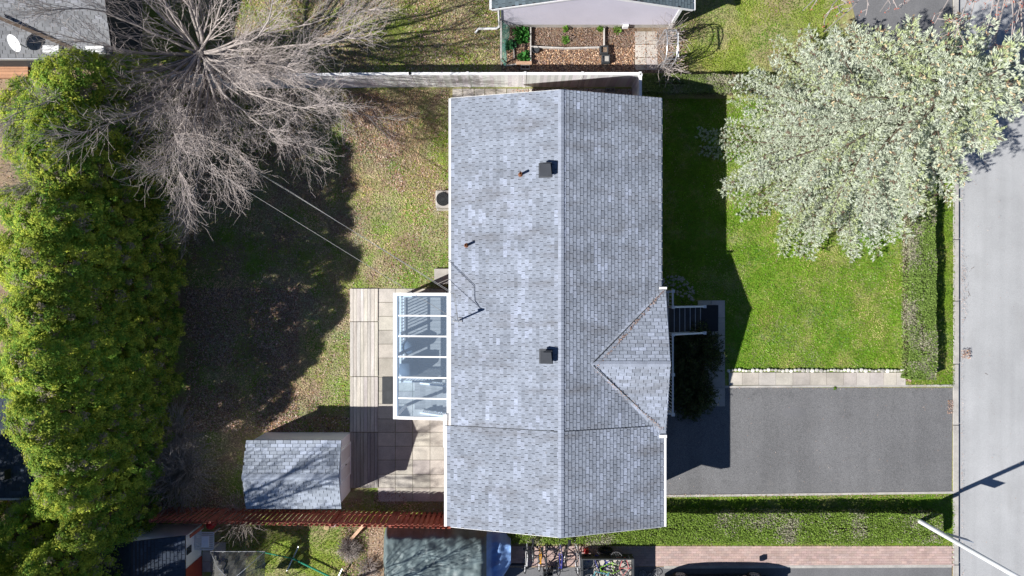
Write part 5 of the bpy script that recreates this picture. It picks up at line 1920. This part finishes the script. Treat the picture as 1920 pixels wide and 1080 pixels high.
# slatted white garden chair with tray
x, y, _ = W(385, 1013, .6)
gc = thing('garden_table', 'pale blue white slatted garden table beside the small white shed', 'table', (x, y, 0))
mb = MB()
for k in range(9):
    yy_ = y - .36 + k * .09
    mb.box(x - .42, x + .42, yy_ - .03, yy_ + .03, .68, .7)
mb.box(x - .4, x - .36, y - .38, y + .38, .64, .678); mb.box(x + .36, x + .4, y - .38, y + .38, .64, .678)
mb.build('top', 'white', gc)
for (dx, dy) in ((-.36, -.32), (.36, -.32), (.36, .32), (-.36, .32)):
    mb = MB(); mb.box(x + dx - .025, x + dx + .025, y + dy - .025, y + dy + .025, .0, .64); mb.build('leg', 'white', gc)
mb = MB(); mb.box(x - .1, x + .22, y - .24, y + .24, .703, .76)
tag(mb.build('flat_box', 'siding', bevel=.02), 'flat pale box lying on the slatted garden table', 'box')
x, y, _ = W(393, 986, .5)
mb = MB(); mb.lathe((x, y, 0), [(.14, 0), (.18, .25), (.19, .45), (.12, .58), (.03, .62)], 16)
tag(mb.build('plastic_bin', 'b_red', smooth=True), 'bright red rounded plastic bin behind the slatted garden table', 'bin')
slabs('yard_slabs', [380, 402, 424], [1016, 1034, 1052, 1072], .04, 'kerb')
# gauzy folding canopy
cx, cy, _ = W(440, 1082, 1.6)
cn = thing('gauze_canopy', 'grey gauze garden canopy on thin poles at the bottom edge', 'canopy', (cx, cy, 0))
mb = MB()
hw, hd = 1.15, .95
for (dx, dy) in ((-hw, -hd), (hw, -hd), (hw, hd), (-hw, hd)):
    mb.tube([(cx + dx, cy + dy, 0), (cx + dx * .96, cy + dy * .96, 1.35), (cx + dx * .5, cy + dy * .5, 1.85), (cx, cy, 2.0)], .016, 5)
mb.tube([(cx - hw, cy + hd, 1.3), (cx + hw, cy + hd, 1.3)], .014, 5); mb.tube([(cx - hw, cy - hd, 1.3), (cx + hw, cy - hd, 1.3)], .014, 5)
mb.build('poles', 'steel', cn)
mb = MB(); n = 14
for i in range(n + 1):
    for j in range(n + 1):
        u, v = -1 + 2 * i / n, -1 + 2 * j / n
        r_ = max(abs(u), abs(v))
        z = 2.0 - .72 * r_ ** 1.4 + .05 * math.sin(i * 1.7) * math.cos(j * 1.3)
        mb.v.append((cx + u * hw, cy + v * hd, z))
for i in range(n):
    for j in range(n):
        if (i < 5 and j < 7 and i > 1): continue          # the zipped opening
        a = i * (n + 1) + j
        mb.face((a, a + n + 1, a + n + 2, a + 1))
MT['gauze'] = glass_mat('gauze', (.55, .55, .54))
gz = MT['gauze'].node_tree
df = nd(gz, 'ShaderNodeBsdfDiffuse'); df.inputs[0].default_value = (.2, .2, .19, 1)
mx_ = nd(gz, 'ShaderNodeMixShader'); mx_.inputs[0].default_value = .45
out_ = gz.nodes['Material Output']; prev_ = out_.inputs[0].links[0].from_socket
gz.links.new(prev_, mx_.inputs[1]); gz.links.new(df.outputs[0], mx_.inputs[2]); gz.links.new(mx_.outputs[0], out_.inputs[0])
mb.build('gauze', 'gauze', cn)
# green play frame lying low over the grass
A_ = Vector(W(549, 1047, .28)); B_ = Vector(W(641, 1092, .28))
sw = thing('play_frame', 'green metal play frame with silver crossbars lying low on the lower grass', 'play frame', (A_.x, A_.y, 0))
MT['swing'] = M('swing_green', (.03, .25, .15), .45, .1, 3, 20, .05)
mb = MB(); mb.tube([A_, B_], .042, 8); mb.build('main_beam', 'swing', sw)
for (pa, pb, za, zb) in (((560, 1024), (538, 1070), .32, .05), ((642, 1066), (628, 1094), .32, .2)):
    mb = MB(); mb.tube([W(*pa, za), W(*pb, zb)], .032, 7); mb.build('crossbar', 'steel', sw)
mb = MB(); mb.tube([A_, W(483, 1033, .45)], .03, 7); mb.tube([W(483, 1033, .45), W(486, 1035, 0)], .02, 6); mb.build('side_arm', 'swing', sw)

# ------------------------------------------------------------------ house at the top left corner
nh = thing('corner_house', 'grey roofed house under the bare branches in the top left corner', 'house', (-20, 13, 0))
hx1, hy0 = W(211, 0, 3)[0], W(0, 108, 3)[1]
hx0 = -30.0; hy1 = 20.0
mb = MB(); mb.box(hx0, hx1 - .45, hy0 + .45, hy1, 0, 2.9); mb.build('wall', 'dark', nh)
mb = MB()
hm = (hy0 + hy1) / 2
mb.extr([(hy0, 3.0), (hy0, 2.88), (hm, 4.2), (hy1, 2.88), (hy1, 3.0), (hm, 4.34)], 'x', hx0, hx1)
r3 = mb.build('roof', 'underlay', nh)
mb = MB()
shingle(mb, (hx1 - 9, hy0, 3.0), (1, 0, 0), (0, 1, 1.34 / (hm - hy0)), 9, 6.0, seed=41)
MT['greyroof'] = M('grey_roof', (.21, .215, .225), .95, .14, .8, 45, .25, tint=True)
mb.build('shingles', 'greyroof', r3)
mb = MB()                                                     # valley wing of the roof with debris in the valley
va = Vector(W(-10, 30, 3.6)); vb = Vector(W(140, 92, 3.1))
mb.bar(va, vb, .13, .03); mb.build('valley_debris', 'dark_bark', r3)
mb = MB(); mb.box(hx0, hx1, hy0 - .06, hy0 - .004, 2.84, 2.98); mb.build('gutter', 'steel', nh)
for (pa, pb) in (((82, 86), (112, 99)), ((162, 87), (196, 99))):
    a = W(*pa, 3.15); b = W(*pb, 3.15)
    mb = MB(); mb.box(min(a[0], b[0]), max(a[0], b[0]), min(a[1], b[1]), max(a[1], b[1]), 3.05, 3.22); mb.build('skylight', 'white', nh)
dxx, dyy, _ = W(28, 79, 3.6)
sd = thing('satellite_dish', 'round white satellite dish at the eave in the top left corner', 'satellite dish', (dxx, dyy, 3.0))
mb = MB(); n = 24
prof = [(.02, .0), (.12, .012), (.2, .04), (.3, .09)]
for r_, z in prof:
    for a in range(n):
        th = 2 * math.pi * a / n
        p = Matrix.Rotation(R(38), 4, Vector((1, -.6, 0))) @ Vector((r_ * math.cos(th), r_ * math.sin(th) * 1.1, z))
        mb.v.append((dxx + p.x, dyy + p.y, 3.55 + p.z))
for k in range(3):
    for a in range(n):
        b = (a + 1) % n; mb.face((k * n + a, k * n + b, (k + 1) * n + b, (k + 1) * n + a))
mb.face(tuple(range(n)))
mb.build('dish', 'white', sd, smooth=True)
mb = MB(); mb.tube([(dxx + .1, dyy - .05, 3.0), (dxx + .05, dyy, 3.4), (dxx, dyy, 3.54)], .025, 8); mb.tube([(dxx, dyy, 3.5), (dxx + .1, dyy - .38, 3.72)], .012, 6); mb.build('mount', 'steel', sd)
dka = W(-60, 121, .5); dkb = W(52, 146, .5)
mb = MB(); yv = dkb[1]
while yv < dka[1]:
    t_ = random.uniform(.9, 1.1); mb.tint = (t_, t_, t_)
    mb.box(dka[0], dkb[0], yv + .004, yv + .13, .42, .5); yv += .136
MT['cedar_deck'] = M('orange_deck', (.50, .27, .16), .8, .12, 3, 20, .12, tint=True)
mb.tint = (.6, .6, .6)
mb.box(dka[0], dkb[0] - .1, dkb[1] + .1, dkb[1] + .2, .0, .418)
tag(mb.build('wooden_deck', 'cedar_deck'), 'orange brown plank deck at the left edge below the corner house', 'deck')

# roof at the left edge, tree shade partly painted into its shingle colour
lh = thing('left_building', 'building with dark shaded roof at the left edge below the cedars', 'building', (-22, -7, 0))
a = W(118, 0, 2.7)[0]; y1_ = W(0, 760, 2.7)[1]; y0_ = W(0, 934, 2.7)[1]
mb = MB(); mb.box(-32, a - .3, y0_ + .3, y1_, 0, 2.55); mb.build('wall', 'siding', lh)
mb = MB(); mb.box(-32, a, y0_, y1_ + .3, 2.56, 2.68); r4 = mb.build('roof', 'underlay', lh)
mb = MB(); shingle(mb, (a - 6, y0_, 2.68), (1, 0, 0), (0, 1, .02), 6, y1_ - y0_ + .3, seed=51, th=.01); mb.build('shingles', 'shade_bluegrey', r4)
mb = MB(); mb.box(-32, a, y0_ - .08, y0_ - .003, 2.58, 2.7); mb.build('gutter', 'steel', lh)
x, y, _ = W(4, 890, 2.9)
mb = MB(); mb.box(x - .3, x + .2, y - .2, y + .2, 2.69, 3.05); mb.build('chimney', 'dark', lh)

# scalloped white edging stones along the front lawn
mb = MB(); x = W(1362, 0)[0]; yv = W(0, 694)[1]
while x < W(1699, 0)[0]:
    w_ = random.uniform(.1, .19)
    t_ = random.uniform(.45, 1.1); mb.tint = (t_, t_, t_ * .95)
    mb.lathe((x + w_ / 2, yv + random.uniform(-.025, .025), .0), [(w_ * .5, 0), (w_ * .5, .09), (w_ * .35, .13)], 8)
    x += w_ + .02
MT['stone_white'] = M('white_stone', (.68, .66, .63), .8, .25, 14, 40, .25, tint=True)
tag(mb.build('stone_edging', 'stone_white'), 'row of small white scalloped edging stones below the front lawn', 'edging')
# pebble bed near the front door
g = np.random.default_rng(3)
mb = MB()
for k in range(170):
    a = g.uniform(0, math.pi * 1.1) - .2; r_ = g.uniform(.2, .85) if g.random() < .4 else g.uniform(.75, .95)
    x, y, _ = W(1262, 556)
    s_ = g.uniform(.03, .06)
    mb.lathe((x + r_ * math.cos(a), y + r_ * math.sin(a), .005), [(s_, 0), (s_ * .9, s_ * .5), (s_ * .4, s_ * .8)], 6)
tag(mb.build('pebbles', 'kerb'), kind='stuff')
# twigs and grit on the road
mb = MB()
for (px, py, dx, dy) in ((1818, 546, 4, 9), (1830, 500, -6, 4), (1850, 700, 5, 3)):
    mb.tube([(*W(px, py)[:2], -.1), (*W(px + dx, py + dy)[:2], -.1)], .008, 4)
tag(mb.build('road_litter', 'dark_bark'), kind='stuff')
